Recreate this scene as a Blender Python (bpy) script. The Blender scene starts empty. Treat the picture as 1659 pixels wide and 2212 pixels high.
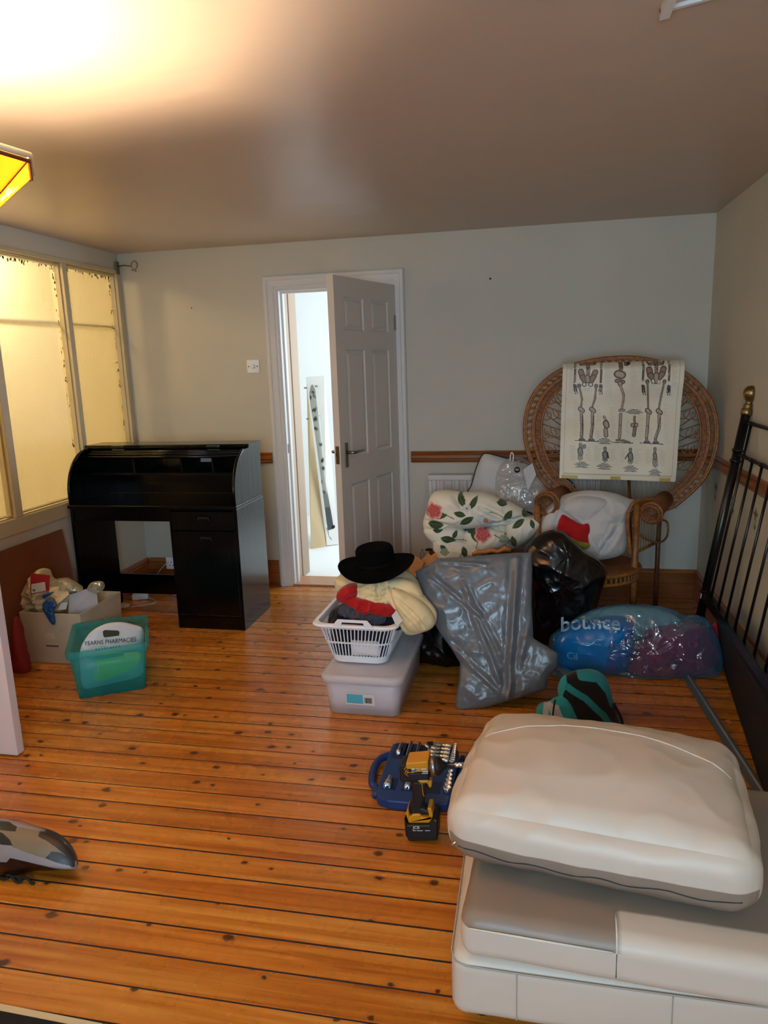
import bpy, math, random
from mathutils import Vector, noise, Matrix
from mathutils.bvhtree import BVHTree
R = math.radians
scene = bpy.context.scene
COL = scene.collection
random.seed(7)

# ------------------------------------------------------------------ camera
F_PX, YAW, PITCH, ROLL, CH = 1559.91, .2037, .2013, -.0328, 1.482
W_PX, H_PX = 1659, 2212
cy, sy = math.cos(YAW), math.sin(YAW)
FW = Vector((-sy*math.cos(PITCH), cy*math.cos(PITCH), -math.sin(PITCH)))
r0 = Vector((cy, sy, 0)); u0 = r0.cross(FW)
RT = r0*math.cos(ROLL) + u0*math.sin(ROLL)
UP = -r0*math.sin(ROLL) + u0*math.cos(ROLL)
CAMP = Vector((0, 0, CH))
cam = bpy.data.cameras.new('camera'); camo = bpy.data.objects.new('camera', cam); COL.objects.link(camo)
cam.sensor_fit = 'VERTICAL'; cam.sensor_height = 36; cam.lens = 36*F_PX/H_PX
cam.clip_start = .02
M = Matrix((RT, UP, -FW)).transposed().to_4x4(); M.translation = CAMP
camo.matrix_world = M
scene.camera = camo

# ------------------------------------------------------------------ light and exposure
vs = scene.view_settings
vs.view_transform = 'Standard'; vs.look = 'None'; vs.gamma = 1; vs.use_curve_mapping = False
vs.exposure = 0.18
world = bpy.data.worlds.new('world'); scene.world = world; world.use_nodes = True
world.node_tree.nodes['Background'].inputs[0].default_value = (.55, .72, 1, 1)
world.node_tree.nodes['Background'].inputs[1].default_value = .6

def area(name, loc, rot, sx, sy_, power, col):
    l = bpy.data.lights.new(name, 'AREA'); l.shape = 'RECTANGLE'; l.size = sx; l.size_y = sy_
    l.energy = power; l.color = col
    o = bpy.data.objects.new(name, l); COL.objects.link(o); o.location = loc; o.rotation_euler = rot
    return o
def point(name, loc, power, col, rad=.04):
    l = bpy.data.lights.new(name, 'POINT'); l.energy = power; l.color = col; l.shadow_soft_size = rad
    o = bpy.data.objects.new(name, l); COL.objects.link(o); o.location = loc
    return o
# daylight through the window behind the camera
area('daylight_rear_window', (-.15, -1.12, 1.40), (R(90), 0, 0), 1.1, 1.0, 54, (.52, .78, 1.0))
# daylight in the white room beyond the door
area('daylight_next_room', (-.35, 5.6, 1.5), (R(90), 0, R(90)), 1.3, 1.3, 34, (.80, .92, 1.0))
# warm lamp of the corridor behind the obscured glazing
point('corridor_lamp', (-3.06, 3.15, 2.2), 68, (1.0, .80, .46), .05)
point('corridor_lamp_far', (-3.5, 1.6, 2.0), 10, (1.0, .80, .46), .12)

# ------------------------------------------------------------------ helpers
D, XL, XR, HC = 4.587, -2.695, 1.012, 2.255
def ray(px, py): return FW + RT*((px-W_PX/2)/F_PX) - UP*((py-H_PX/2)/F_PX)
def at(px, py, y):
    d = ray(px, py); t = y/d.y; return CAMP + d*t
def fl(px, py, z=0.):
    d = ray(px, py); t = (z-CH)/d.z; return CAMP + d*t
def atp(px, py, y0, k):            # plane y = y0 + k z
    d = ray(px, py); t = (y0 + k*CH)/(d.y - k*d.z); return CAMP + d*t

def lin(c):
    if isinstance(c, str):
        c = [int(c[i:i+2], 16)/255 for i in (0, 2, 4)]
    return tuple(x/12.92 if x <= .04045 else ((x+.055)/1.055)**2.4 for x in c)

def mat(name, col='808080', rough=.5, metal=0, bump=None, spec=.5, coat=0, trans=0, alpha=1,
        vcol=False, noise_col=None, emit=None, sheen=0):
    m = bpy.data.materials.new(name); m.use_nodes = True
    nt = m.node_tree; b = nt.nodes['Principled BSDF']; L = nt.links
    c = lin(col)+(1,)
    b.inputs['Base Color'].default_value = c
    b.inputs['Roughness'].default_value = rough; b.inputs['Metallic'].default_value = metal
    b.inputs['Specular IOR Level'].default_value = spec
    b.inputs['Coat Weight'].default_value = coat; b.inputs['Coat Roughness'].default_value = .12
    b.inputs['Transmission Weight'].default_value = trans
    b.inputs['Alpha'].default_value = alpha
    b.inputs['Sheen Weight'].default_value = sheen
    tc = nt.nodes.new('ShaderNodeTexCoord')
    if vcol:
        a = nt.nodes.new('ShaderNodeAttribute'); a.attribute_name = 'Col'
        L.new(a.outputs['Color'], b.inputs['Base Color'])
    if noise_col:                       # (scale xyz, second colour, lo, hi)
        sc, c2, lo, hi = noise_col
        mp = nt.nodes.new('ShaderNodeMapping'); mp.inputs['Scale'].default_value = sc
        n = nt.nodes.new('ShaderNodeTexNoise'); n.inputs['Scale'].default_value = 1; n.inputs['Detail'].default_value = 5
        rp = nt.nodes.new('ShaderNodeValToRGB')
        rp.color_ramp.elements[0].position = lo; rp.color_ramp.elements[0].color = c
        rp.color_ramp.elements[1].position = hi; rp.color_ramp.elements[1].color = lin(c2)+(1,)
        L.new(tc.outputs['Object'], mp.inputs[0]); L.new(mp.outputs[0], n.inputs['Vector'])
        L.new(n.outputs[0], rp.inputs[0]); L.new(rp.outputs[0], b.inputs['Base Color'])
    if bump:                            # (scale or xyz, strength, distance, type)
        sc, st, di = bump[:3]; ty = bump[3] if len(bump) > 3 else 'FBM'
        if not isinstance(sc, tuple): sc = (sc, sc, sc)
        mp = nt.nodes.new('ShaderNodeMapping'); mp.inputs['Scale'].default_value = sc
        n = nt.nodes.new('ShaderNodeTexNoise'); n.noise_type = ty
        n.inputs['Scale'].default_value = 1; n.inputs['Detail'].default_value = 4
        bp = nt.nodes.new('ShaderNodeBump'); bp.inputs['Strength'].default_value = st; bp.inputs['Distance'].default_value = di
        L.new(tc.outputs['Object'], mp.inputs[0]); L.new(mp.outputs[0], n.inputs['Vector'])
        L.new(n.outputs[0], bp.inputs['Height']); L.new(bp.outputs[0], b.inputs['Normal'])
    if emit:
        b.inputs['Emission Color'].default_value = lin(emit[0])+(1,); b.inputs['Emission Strength'].default_value = emit[1]
    return m

# ---- geometry: every function gives (verts, faces) in world coordinates
def join(*gs):
    V, Fc = [], []
    for v, f in gs:
        o = len(V); V += [Vector(p) for p in v]; Fc += [tuple(i+o for i in q) for q in f]
    return V, Fc
def box(x0, x1, y0, y1, z0, z1):
    v = [Vector((x, y, z)) for z in (z0, z1) for y in (y0, y1) for x in (x0, x1)]
    return v, [(0, 2, 3, 1), (4, 5, 7, 6), (0, 1, 5, 4), (2, 6, 7, 3), (0, 4, 6, 2), (1, 3, 7, 5)]
def hexa(b4, t4):                       # bottom four and top four corners, both anticlockwise from above
    v = [Vector(p) for p in list(b4)+list(t4)]
    return v, [(3, 2, 1, 0), (4, 5, 6, 7), (0, 1, 5, 4), (1, 2, 6, 5), (2, 3, 7, 6), (3, 0, 4, 7)]
def rot(g, a, c, axis='Z'):
    m = Matrix.Rotation(a, 3, axis); c = Vector(c)
    return [m @ (p-c) + c for p in g[0]], g[1]
def move(g, d): d = Vector(d); return [p+d for p in g[0]], g[1]
def prism(poly, a0, a1, axis='x'):
    n = len(poly)
    def P(u, w, a): return Vector((a, u, w)) if axis == 'x' else (Vector((u, a, w)) if axis == 'y' else Vector((u, w, a)))
    v = [P(u, w, a0) for u, w in poly]+[P(u, w, a1) for u, w in poly]
    return v, [tuple(range(n)), tuple(range(2*n-1, n-1, -1))]+[(i, i+n, (i+1) % n+n, (i+1) % n) for i in range(n)]
def tube(pts, r, n=8, closed=False):
    pts = [Vector(p) for p in pts]; N = len(pts)
    rs = r if isinstance(r, (list, tuple)) else [r]*N
    V, Fc = [], []; up = None
    for i, p in enumerate(pts):
        if closed: t = pts[(i+1) % N]-pts[i-1]
        else: t = pts[min(i+1, N-1)]-pts[max(i-1, 0)]
        t.normalize()
        if up is None: up = Vector((0, 0, 1)) if abs(t.z) < .9 else Vector((1, 0, 0))
        up = (up - t*up.dot(t)); up.normalize(); s = t.cross(up)
        for k in range(n):
            a = 2*math.pi*k/n; V.append(p+(up*math.cos(a)+s*math.sin(a))*rs[i])
    for i in range(N if closed else N-1):
        j = (i+1) % N
        for k in range(n): Fc.append((i*n+k, i*n+(k+1) % n, j*n+(k+1) % n, j*n+k))
    if not closed: Fc += [tuple(range(n-1, -1, -1)), tuple((N-1)*n+k for k in range(n))]
    return V, Fc
def lathe(prof, c, n=24, axis=None):
    c = Vector(c); V, Fc = [], []
    for rr, z in prof:
        for k in range(n):
            a = 2*math.pi*k/n; V.append(Vector((rr*math.cos(a), rr*math.sin(a), z)))
    m = len(prof)
    for i in range(m-1):
        for k in range(n): Fc.append((i*n+k, i*n+(k+1) % n, (i+1)*n+(k+1) % n, (i+1)*n+k))
    Fc += [tuple(range(n-1, -1, -1)), tuple((m-1)*n+k for k in range(n))]
    if axis is not None:
        q = Vector((0, 0, 1)).rotation_difference(Vector(axis)); V = [q @ v for v in V]
    return [v+c for v in V], Fc
def catmull(P, n, closed=True):
    N = len(P); out = []; segs = N if closed else N-1
    for s in range(segs):
        if closed: p0, p1, p2, p3 = P[s-1], P[s], P[(s+1) % N], P[(s+2) % N]
        else: p0, p1, p2, p3 = P[max(s-1, 0)], P[s], P[s+1], P[min(s+2, N-1)]
        for k in range(n):
            t = k/n; t2, t3 = t*t, t*t*t
            out.append(tuple(.5*((2*b)+(-a+c)*t+(2*a-5*b+4*c-d)*t2+(-a+3*b-3*c+d)*t3) for a, b, c, d in zip(p0, p1, p2, p3)))
    if not closed: out.append(tuple(P[-1]))
    return out
def resample(P, n, closed=True):
    Q = P+[P[0]] if closed else P
    L = [0]
    for a, b in zip(Q, Q[1:]): L.append(L[-1]+math.dist(a, b))
    out = []; j = 0
    for i in range(n):
        t = L[-1]*i/(n if closed else n-1)
        while j < len(L)-2 and L[j+1] < t: j += 1
        u = (t-L[j])/max(L[j+1]-L[j], 1e-9); out.append(tuple(a+(b-a)*u for a, b in zip(Q[j], Q[j+1])))
    return out
def ridged(p, f, seed=0):
    q = p*f+Vector((seed*7.3, seed*3.1, seed*5.7))
    return (1-abs(noise.noise(q)))**2*.65+(1-abs(noise.noise(q*2.1)))**2*.35-.55

def cr(L_, base=None):
    def f(a, b_):
        s_ = base(a, b_) if base else 0
        for (x0, y0_, x1, y1_, w, d_) in L_:
            dx_, dy_ = x1-x0, y1_-y0_; t = max(0, min(1, ((a-x0)*dx_+(b_-y0_)*dy_)/(dx_*dx_+dy_*dy_))); d = math.hypot(a-x0-t*dx_, b_-y0_-t*dy_)
            if d < w*4:
                e = math.sin(math.pi*min(1, max(0, t)*.8+.1))
                s_ += -d_*1.7*e*math.exp(-(d/w)**2)+d_*.8*e*math.exp(-((d-w*2.2)/(w*1.2))**2)
        return s_
    return f

class Puff:
    """soft closed shape: an outline on a standing plane, swelling to the front and to the back"""
    def __init__(s, outline, y0, k=0., tf=.08, tb=.08, p=2.2, n=180, m=40, wr=(.01, 9), seed=0, color=None,
                 smooth=True, centre=None, floor=.003, fine=(0, 30), fold=None, shear=None):
        O = catmull(outline, 8) if smooth else list(outline)
        O = resample(O, n)
        if centre is None:
            centre = (sum(q[0] for q in O)/n, sum(q[1] for q in O)/n)
        nrm = Vector((0, -1, k)).normalized()
        V, C, Fc, PX = [], [], [], []
        def add(px, py, h, side):
            w = atp(px, py, y0, k)
            d = 0
            if h > 0:
                e = min(1, h*1.6)
                d = ridged(w, wr[1], seed+(9 if side < 0 else 0))*wr[0]*e
                if fine[0]: d += ridged(w, fine[1], seed+3)*fine[0]*e
                if fold: d += fold(px, py)*e
            T = tf if side > 0 else tb
            q = w+nrm*side*(T*h+d)
            if shear: q = CAMP+(q-CAMP)*(1+shear[0]*(q.x-shear[1])/q.y)
            if q.z < floor: q.z = floor
            V.append(q); PX.append((px, py)); return len(V)-1
        rings = {}
        for side in (1, -1):
            mm = m if side > 0 else max(8, m//3)
            prev = None
            for i in range(mm+1):
                r = 1-(i/mm)**1.6 if i < mm else 0
                if i == 0 and side < 0: prev = rings[0]; continue
                if i == mm: ring = [add(centre[0], centre[1], 1, side)]
                else:
                    h = max(0, 1-r**p)**(1/p)
                    ring = [add(centre[0]+(q[0]-centre[0])*r, centre[1]+(q[1]-centre[1])*r, h, side) for q in O]
                if i == 0: rings[0] = ring
                if prev:
                    for a in range(n):
                        b = (a+1) % n
                        if len(ring) == 1: f = (prev[a], prev[b], ring[0])
                        else: f = (prev[a], prev[b], ring[b], ring[a])
                        Fc.append(f if side > 0 else f[::-1])
                prev = ring
        s.g = (V, Fc); s.px = PX
        s.cols = [color(*q) for q in PX] if color else None

def softbox(hx, hy, hz, r, c, rz=0., crown=0., n=26, wr=(0, 8), seed=0, sag=0., tilt=(0, 0), belly=0.):
    idx = {}; V = []; Fc = []; LOC = []
    ts = [-1+2*i/n for i in range(n+1)]
    def g(t):                                   # more points near the corners
        return math.copysign(1-(1-abs(t))**1.35, t)
    h = (hx, hy, hz); c = Vector(c); rm = Matrix.Rotation(rz, 3, 'Z') @ Matrix.Rotation(tilt[0], 3, 'X') @ Matrix.Rotation(tilt[1], 3, 'Y')
    def vert(p):
        key = tuple(round(x, 5) for x in p)
        if key in idx: return idx[key]
        P = Vector([p[i]*h[i] for i in range(3)])
        q = Vector([max(-h[i]+r, min(h[i]-r, P[i])) for i in range(3)])
        d = P-q
        if d.length > 1e-9: d.normalize()
        v = q+d*r
        u, w = P.x/hx, P.y/hy
        cr = (1-abs(u)**2.4)*(1-abs(w)**2.4)
        v.z += crown*cr*(1 if p[2] > 0 else -sag)*abs(p[2])
        b = belly*(1-(P.z/hz)**2)
        v.x += b*p[0]*(1-w*w); v.y += b*p[1]*(1-u*u)
        if wr[0]: v += (d if d.length > .5 else Vector((0, 0, 1)))*ridged(v, wr[1], seed)*wr[0]
        LOC.append(v.copy()); V.append(rm @ v + c); idx[key] = len(V)-1
        return idx[key]
    for ax in range(3):
        for sgn in (-1, 1):
            for i in range(n):
                for j in range(n):
                    q = []
                    for a, b in ((i, j), (i+1, j), (i+1, j+1), (i, j+1)):
                        p = [0, 0, 0]; p[ax] = sgn; p[(ax+1) % 3] = g(ts[a]); p[(ax+2) % 3] = g(ts[b]); q.append(vert(p))
                    Fc.append(tuple(q if sgn > 0 else q[::-1]))
    return V, Fc, LOC
def sb(*a, **k): return softbox(*a, **k)[:2]

FONT = {}
def text(s, size, bold=False):          # flat letters, x right, y up, centred
    cu = bpy.data.curves.new('t', 'FONT'); cu.body = s; cu.size = size; cu.align_x = 'CENTER'; cu.resolution_u = 3
    if bold: cu.offset = size*.018
    o = bpy.data.objects.new('t', cu); COL.objects.link(o)
    me = bpy.data.meshes.new_from_object(o.evaluated_get(bpy.context.evaluated_depsgraph_get()))
    v = [x.co.copy() for x in me.vertices]; f = [tuple(p.vertices) for p in me.polygons]
    bpy.data.objects.remove(o); bpy.data.curves.remove(cu); bpy.data.meshes.remove(me)
    return v, f

WL = {}                                 # world place of every empty
def tag(o, label, cat, group=None):
    o['label'] = label; o['category'] = cat
    if group: o['group'] = group
def thing(name, label, cat, loc, group=None):
    o = bpy.data.objects.new(name, None); COL.objects.link(o); o.location = loc; o.empty_display_size = .05
    tag(o, label, cat, group); WL[o] = Vector(loc); return o
def mk(name, g, m, parent=None, smooth=False, bevel=0, cols=None, label=None, cat=None, group=None, kind=None, solid=0):
    V, Fc = g
    V = [Vector(p) for p in V]
    if parent is not None: org = WL[parent]
    else:
        xs, ys, zs = zip(*[(p.x, p.y, p.z) for p in V])
        org = Vector(((min(xs)+max(xs))/2, (min(ys)+max(ys))/2, min(zs)))
    me = bpy.data.meshes.new(name); me.from_pydata([p-org for p in V], [], Fc); me.update()
    if smooth:
        me.polygons.foreach_set('use_smooth', [True]*len(me.polygons))
    o = bpy.data.objects.new(name, me); COL.objects.link(o)
    if parent is not None: o.parent = parent; WL[o] = org
    else: o.location = org; WL[o] = org
    me.materials.append(m)
    if cols:
        ca = me.color_attributes.new('Col', 'FLOAT_COLOR', 'POINT')
        flat = []
        for c in cols: flat += [c[0], c[1], c[2], 1]
        ca.data.foreach_set('color', flat)
    if bevel:
        b = o.modifiers.new('bevel', 'BEVEL'); b.width = bevel; b.segments = 2; b.limit_method = 'ANGLE'
    if solid:
        b = o.modifiers.new('solid', 'SOLIDIFY'); b.thickness = solid; b.offset = 0
    if cat: tag(o, label, cat, group)
    elif label: o['label'] = label
    if kind: o['kind'] = kind
    return o
def struct(name, g, m, **k): return mk(name, g, m, kind='structure', **k)
def puff(name, P, m, parent=None, **k): return mk(name, P.g, m, parent, smooth=True, cols=P.cols, **k)

# ------------------------------------------------------------------ materials
def wall_paint(name, col, c2, rough=.55):
    return mat(name, col, rough, bump=((9, 9, 9), .25, .01), noise_col=((1.5, 1.5, 1.5), c2, .35, .75), spec=.35)
M_WALL = wall_paint('cream_wall_paint', 'd0cabb', 'c9c2b1')
M_CEIL = mat('ceiling_gloss_paint', 'c4af9b', .36, bump=((2.2, 5, 2), .35, .012), spec=.55)
M_WHITE = mat('white_gloss_paint', 'dedbd8', .32, spec=.5, bump=((30, 30, 6), .1, .002))
M_DOOR = mat('door_satin_paint', 'dacfc4', .4, bump=((60, 60, 8), .15, .001))
M_NEXT = mat('next_room_white', 'f2f2f0', .6)
M_FRAME = mat('cream_frame_paint', 'cdbd98', .5, bump=((25, 25, 25), .3, .003))
M_BLACK = mat('black_wood_stain', '040405', .17, bump=((90, 90, 3), .45, .002), spec=.35)
M_METAL = mat('steel', 'b9b8b6', .25, metal=1)
M_BRASS = mat('aged_brass', '8d7a50', .35, metal=1, bump=((80, 80, 80), .2, .001))
M_BLKMET = mat('black_enamel', '07080b', .28)
M_DARK = mat('matt_black', '08080a', .7)
M_WPLAS = mat('white_plastic', 'f6f6fa', .35)

def wood_rail():
    m = mat('stained_pine_trim', 'a5622c', .3, coat=.3, noise_col=((3, 3, 40), '7e451c', .35, .7))
    return m
M_TRIM = wood_rail()

def floor_material():
    m = bpy.data.materials.new('varnished_pine_boards'); m.use_nodes = True
    nt = m.node_tree; L = nt.links; b = nt.nodes['Principled BSDF']
    N = lambda t, **k: nt.nodes.new(t)
    def math_(op, a, c=None):
        n = N('ShaderNodeMath'); n.operation = op
        for i, x in enumerate((a, c)):
            if x is None: continue
            if isinstance(x, (int, float)): n.inputs[i].default_value = x
            else: L.new(x, n.inputs[i])
        return n.outputs[0]
    def ramp(x, stops):
        n = N('ShaderNodeValToRGB'); e = n.color_ramp.elements
        while len(e) < len(stops): e.new(.5)
        for q, (p, c) in zip(e, stops): q.position = p; q.color = (lin(c) if isinstance(c, str) else c)+(1,)
        L.new(x, n.inputs[0]); return n.outputs[0]
    def mix(f, a, c, ty='MIX'):
        n = N('ShaderNodeMix'); n.data_type = 'RGBA'; n.blend_type = ty
        if isinstance(f, (int, float)): n.inputs[0].default_value = f
        else: L.new(f, n.inputs[0])
        for i, x in ((6, a), (7, c)):
            if isinstance(x, tuple): n.inputs[i].default_value = x
            else: L.new(x, n.inputs[i])
        return n.outputs[2]
    tc = N('ShaderNodeTexCoord'); geo = N('ShaderNodeNewGeometry')
    sp = N('ShaderNodeSeparateXYZ'); L.new(geo.outputs['Position'], sp.inputs[0])
    X, Y = sp.outputs[0], sp.outputs[1]
    yb = math_('DIVIDE', math_('SUBTRACT', Y, .141), .1007)
    idx = math_('FLOOR', yb); fr = math_('FRACT', yb)
    wn = N('ShaderNodeTexWhiteNoise'); wn.noise_dimensions = '1D'; L.new(idx, wn.inputs['W'])
    # each board has its own stretch of grain
    cb = N('ShaderNodeCombineXYZ'); L.new(math_('ADD', X, math_('MULTIPLY', wn.outputs[0], 37)), cb.inputs[0]); L.new(Y, cb.inputs[1]); L.new(math_('MULTIPLY', idx, 3.7), cb.inputs[2])
    # distance field around knots bends the grain
    vo = N('ShaderNodeTexVoronoi'); vo.feature = 'F1'; vo.inputs['Scale'].default_value = 1; vo.voronoi_dimensions = '2D'
    mp = N('ShaderNodeMapping'); mp.inputs['Scale'].default_value = (7.5, 10.5, 1); L.new(cb.outputs[0], mp.inputs[0]); L.new(mp.outputs[0], vo.inputs['Vector'])
    kn = N('ShaderNodeSeparateColor'); L.new(vo.outputs['Color'], kn.inputs[0])
    nz = N('ShaderNodeTexNoise'); nz.inputs['Scale'].default_value = 55; nz.inputs['Detail'].default_value = 3; L.new(cb.outputs[0], nz.inputs['Vector'])
    dist = math_('ADD', vo.outputs['Distance'], math_('MULTIPLY', math_('SUBTRACT', nz.outputs[0], .5), .16))
    size = math_('ADD', .05, math_('MULTIPLY', kn.outputs[0], .13))
    knot = math_('SUBTRACT', 1, math_('DIVIDE', dist, size))
    on = math_('LESS_THAN', kn.outputs[1], .36)
    knot = math_('MULTIPLY', ramp(knot, [(0, (0., 0., 0.)), (.45, (1., 1., 1.))]), on)
    halo = math_('MULTIPLY', ramp(math_('SUBTRACT', 1, math_('DIVIDE', dist, math_('MULTIPLY', size, 2.6))), [(0, (0., 0., 0.)), (1, (1., 1., 1.))]), on)
    g = N('ShaderNodeTexNoise'); g.inputs['Scale'].default_value = 1; g.inputs['Detail'].default_value = 6; g.inputs['Distortion'].default_value = .6
    mg = N('ShaderNodeMapping'); mg.inputs['Scale'].default_value = (1.6, 42, 1)
    L.new(cb.outputs[0], mg.inputs[0]); L.new(mg.outputs[0], g.inputs['Vector'])
    col = ramp(g.outputs[0], [(.30, 'a05612'), (.5, 'c47623'), (.72, 'd8943e')])
    tone = ramp(wn.outputs[0], [(0, 'e8dccb'), (.5, 'ffffff'), (1, 'f5e6d0')])
    col = mix(1., col, tone, 'MULTIPLY')
    col = mix(math_('MULTIPLY', halo, .28), col, lin('8f4a17')+(1,))
    col = mix(math_('MULTIPLY', knot, .88), col, lin('3d1d0d')+(1,))
    edge = math_('MINIMUM', fr, math_('SUBTRACT', 1, fr))
    # gaps of slightly different width
    gw = math_('ADD', .016, math_('MULTIPLY', wn.outputs[0], .022))
    gap = math_('LESS_THAN', edge, gw)
    col = mix(gap, col, lin('1d0c06')+(1,))
    L.new(col, b.inputs['Base Color'])
    rn = N('ShaderNodeTexNoise'); rn.inputs['Scale'].default_value = 14; rn.inputs['Detail'].default_value = 6
    L.new(cb.outputs[0], rn.inputs['Vector'])
    L.new(math_('ADD', math_('ADD', .17, math_('MULTIPLY', rn.outputs[0], .22)), math_('MULTIPLY', gap, .5)), b.inputs['Roughness'])
    b.inputs['Specular IOR Level'].default_value = .5
    h = math_('ADD', math_('ADD', math_('MULTIPLY', ramp(edge, [(0, (0., 0., 0.)), (.05, (1., 1., 1.))]), 1.0), math_('MULTIPLY', g.outputs[0], .25)), math_('MULTIPLY', knot, -.2))
    bp = N('ShaderNodeBump'); bp.inputs['Strength'].default_value = .55; bp.inputs['Distance'].default_value = .0018
    L.new(h, bp.inputs['Height']); L.new(bp.outputs[0], b.inputs['Normal'])
    return m

def glass_reeded():
    m = bpy.data.materials.new('reeded_obscured_glass'); m.use_nodes = True
    nt = m.node_tree; L = nt.links; nt.nodes.remove(nt.nodes['Principled BSDF']); out = nt.nodes['Material Output']
    tr = nt.nodes.new('ShaderNodeBsdfTranslucent'); gl = nt.nodes.new('ShaderNodeBsdfGlossy'); mx = nt.nodes.new('ShaderNodeMixShader'); tpn = nt.nodes.new('ShaderNodeBsdfTransparent'); mx2 = nt.nodes.new('ShaderNodeMixShader'); mx2.inputs[0].default_value = .46; tpn.inputs[0].default_value = (1, .97, .88, 1)
    tc = nt.nodes.new('ShaderNodeTexCoord'); wv = nt.nodes.new('ShaderNodeTexWave'); wv.bands_direction = 'Y'; wv.inputs['Scale'].default_value = 26
    wv.inputs['Distortion'].default_value = .12; wv.inputs['Detail'].default_value = 1
    bp = nt.nodes.new('ShaderNodeBump'); bp.inputs['Strength'].default_value = .35; bp.inputs['Distance'].default_value = .004
    L.new(tc.outputs['Object'], wv.inputs['Vector']); L.new(wv.outputs[1], bp.inputs['Height'])
    L.new(bp.outputs[0], tr.inputs['Normal']); L.new(bp.outputs[0], gl.inputs['Normal'])
    rp = nt.nodes.new('ShaderNodeValToRGB'); rp.color_ramp.elements[0].color = (.50, .49, .45, 1); rp.color_ramp.elements[1].color = (.62, .61, .58, 1)
    L.new(wv.outputs[1], rp.inputs[0]); L.new(rp.outputs[0], tr.inputs['Color'])
    gl.inputs['Roughness'].default_value = .2; mx.inputs[0].default_value = .06
    L.new(tr.outputs[0], mx2.inputs[1]); L.new(tpn.outputs[0], mx2.inputs[2]); L.new(mx2.outputs[0], mx.inputs[1]); L.new(gl.outputs[0], mx.inputs[2]); L.new(mx.outputs[0], out.inputs[0])
    return m

def film(name, col, opacity, rough=.12, wr=(14, .7, .012), tint=None, fac=.35):
    """thin plastic film: part clear, part coloured and shiny"""
    m = bpy.data.materials.new(name); m.use_nodes = True
    nt = m.node_tree; L = nt.links; b = nt.nodes['Principled BSDF']; out = nt.nodes['Material Output']
    b.inputs['Base Color'].default_value = lin(col)+(1,); b.inputs['Roughness'].default_value = rough
    tp = nt.nodes.new('ShaderNodeBsdfTransparent'); tp.inputs[0].default_value = (lin(tint) if tint else (1, 1, 1))+(1,)
    tl = nt.nodes.new('ShaderNodeBsdfTranslucent'); tl.inputs[0].default_value = lin(col)+(1,)
    m1 = nt.nodes.new('ShaderNodeMixShader'); m1.inputs[0].default_value = .3
    m2 = nt.nodes.new('ShaderNodeMixShader')
    tc = nt.nodes.new('ShaderNodeTexCoord'); n = nt.nodes.new('ShaderNodeTexNoise'); n.noise_type = 'RIDGED_MULTIFRACTAL'
    n.inputs['Scale'].default_value = wr[0]; n.inputs['Detail'].default_value = 3
    bp = nt.nodes.new('ShaderNodeBump'); bp.inputs['Strength'].default_value = wr[1]; bp.inputs['Distance'].default_value = wr[2]
    L.new(tc.outputs['Object'], n.inputs['Vector']); L.new(n.outputs[0], bp.inputs['Height']); L.new(bp.outputs[0], b.inputs['Normal'])
    lw = nt.nodes.new('ShaderNodeLayerWeight'); lw.inputs[0].default_value = .35; L.new(bp.outputs[0], lw.inputs['Normal'])
    ad = nt.nodes.new('ShaderNodeMath'); ad.operation = 'MULTIPLY_ADD'; ad.inputs[1].default_value = fac; ad.inputs[2].default_value = opacity; ad.use_clamp = True
    L.new(lw.outputs['Facing'], ad.inputs[0]); L.new(ad.outputs[0], m2.inputs[0])
    L.new(b.outputs[0], m1.inputs[1]); L.new(tl.outputs[0], m1.inputs[2])
    L.new(tp.outputs[0], m2.inputs[1]); L.new(m1.outputs[0], m2.inputs[2])
    gs = nt.nodes.new('ShaderNodeBsdfGlossy'); gs.inputs['Roughness'].default_value = rough; L.new(bp.outputs[0], gs.inputs['Normal'])
    m3 = nt.nodes.new('ShaderNodeMixShader'); m3.inputs[0].default_value = .13
    L.new(m2.outputs[0], m3.inputs[1]); L.new(gs.outputs[0], m3.inputs[2]); L.new(m3.outputs[0], out.inputs[0])
    return m
def bagplastic(name, col, rough=.22, sc=9, st=.8, di=.02, c2=None):
    return mat(name, col, rough, bump=(sc, st, di, 'RIDGED_MULTIFRACTAL'), spec=.6)
def cloth(name, col, c2=None, sc=500, vcol=False):
    return mat(name, col, .85, bump=(sc, .25, .001) if sc != 500 else (9, .45, .014, 'RIDGED_MULTIFRACTAL'), noise_col=((6, 6, 6), c2, .35, .7) if c2 else None, vcol=vcol, sheen=.2, spec=.2)

M_FLOOR = floor_material()
M_GLASS = glass_reeded()

# ------------------------------------------------------------------ the room shell
YB = -1.2
struct('floor', box(XL-.1, XR+.1, YB-.1, D+.03, -.05, 0), M_FLOOR)
struct('ceiling', box(XL-.1, XR+.1, YB-.1, D+.2, HC, HC+.06), M_CEIL)
DX0, DX1, DH, WT = -1.615, -.845, 1.985, .19         # doorway in the far wall
struct('wall_far', join(box(XL-.1, DX0, D, D+WT, 0, HC), box(DX1, XR+.1, D, D+WT, 0, HC), box(DX0, DX1, D, D+WT, DH, HC)), M_WALL)
wr_ = struct('wall_right', box(XR, XR+.1, YB-.1, D, 0, HC), M_WALL)
struct('wall_rear', join(box(XL, -.8, YB-.1, YB, 0, HC), box(.5, XR, YB-.1, YB, 0, HC), box(-.8, .5, YB-.1, YB, 0, .9), box(-.8, .5, YB-.1, YB, 2.0, HC)), M_WALL)
struct('window_1', move(join(box(-.55, -.50, YB-.08, YB-.02, .9, 2.0), box(.70, .75, YB-.08, YB-.02, .9, 2.0), box(-.5, .7, YB-.08, YB-.02, .9, .95), box(-.5, .7, YB-.08, YB-.02, 1.95, 2.0), box(.08, .12, YB-.08, YB-.02, .95, 1.95)), (-.25, 0, 0)), M_WHITE)
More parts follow.
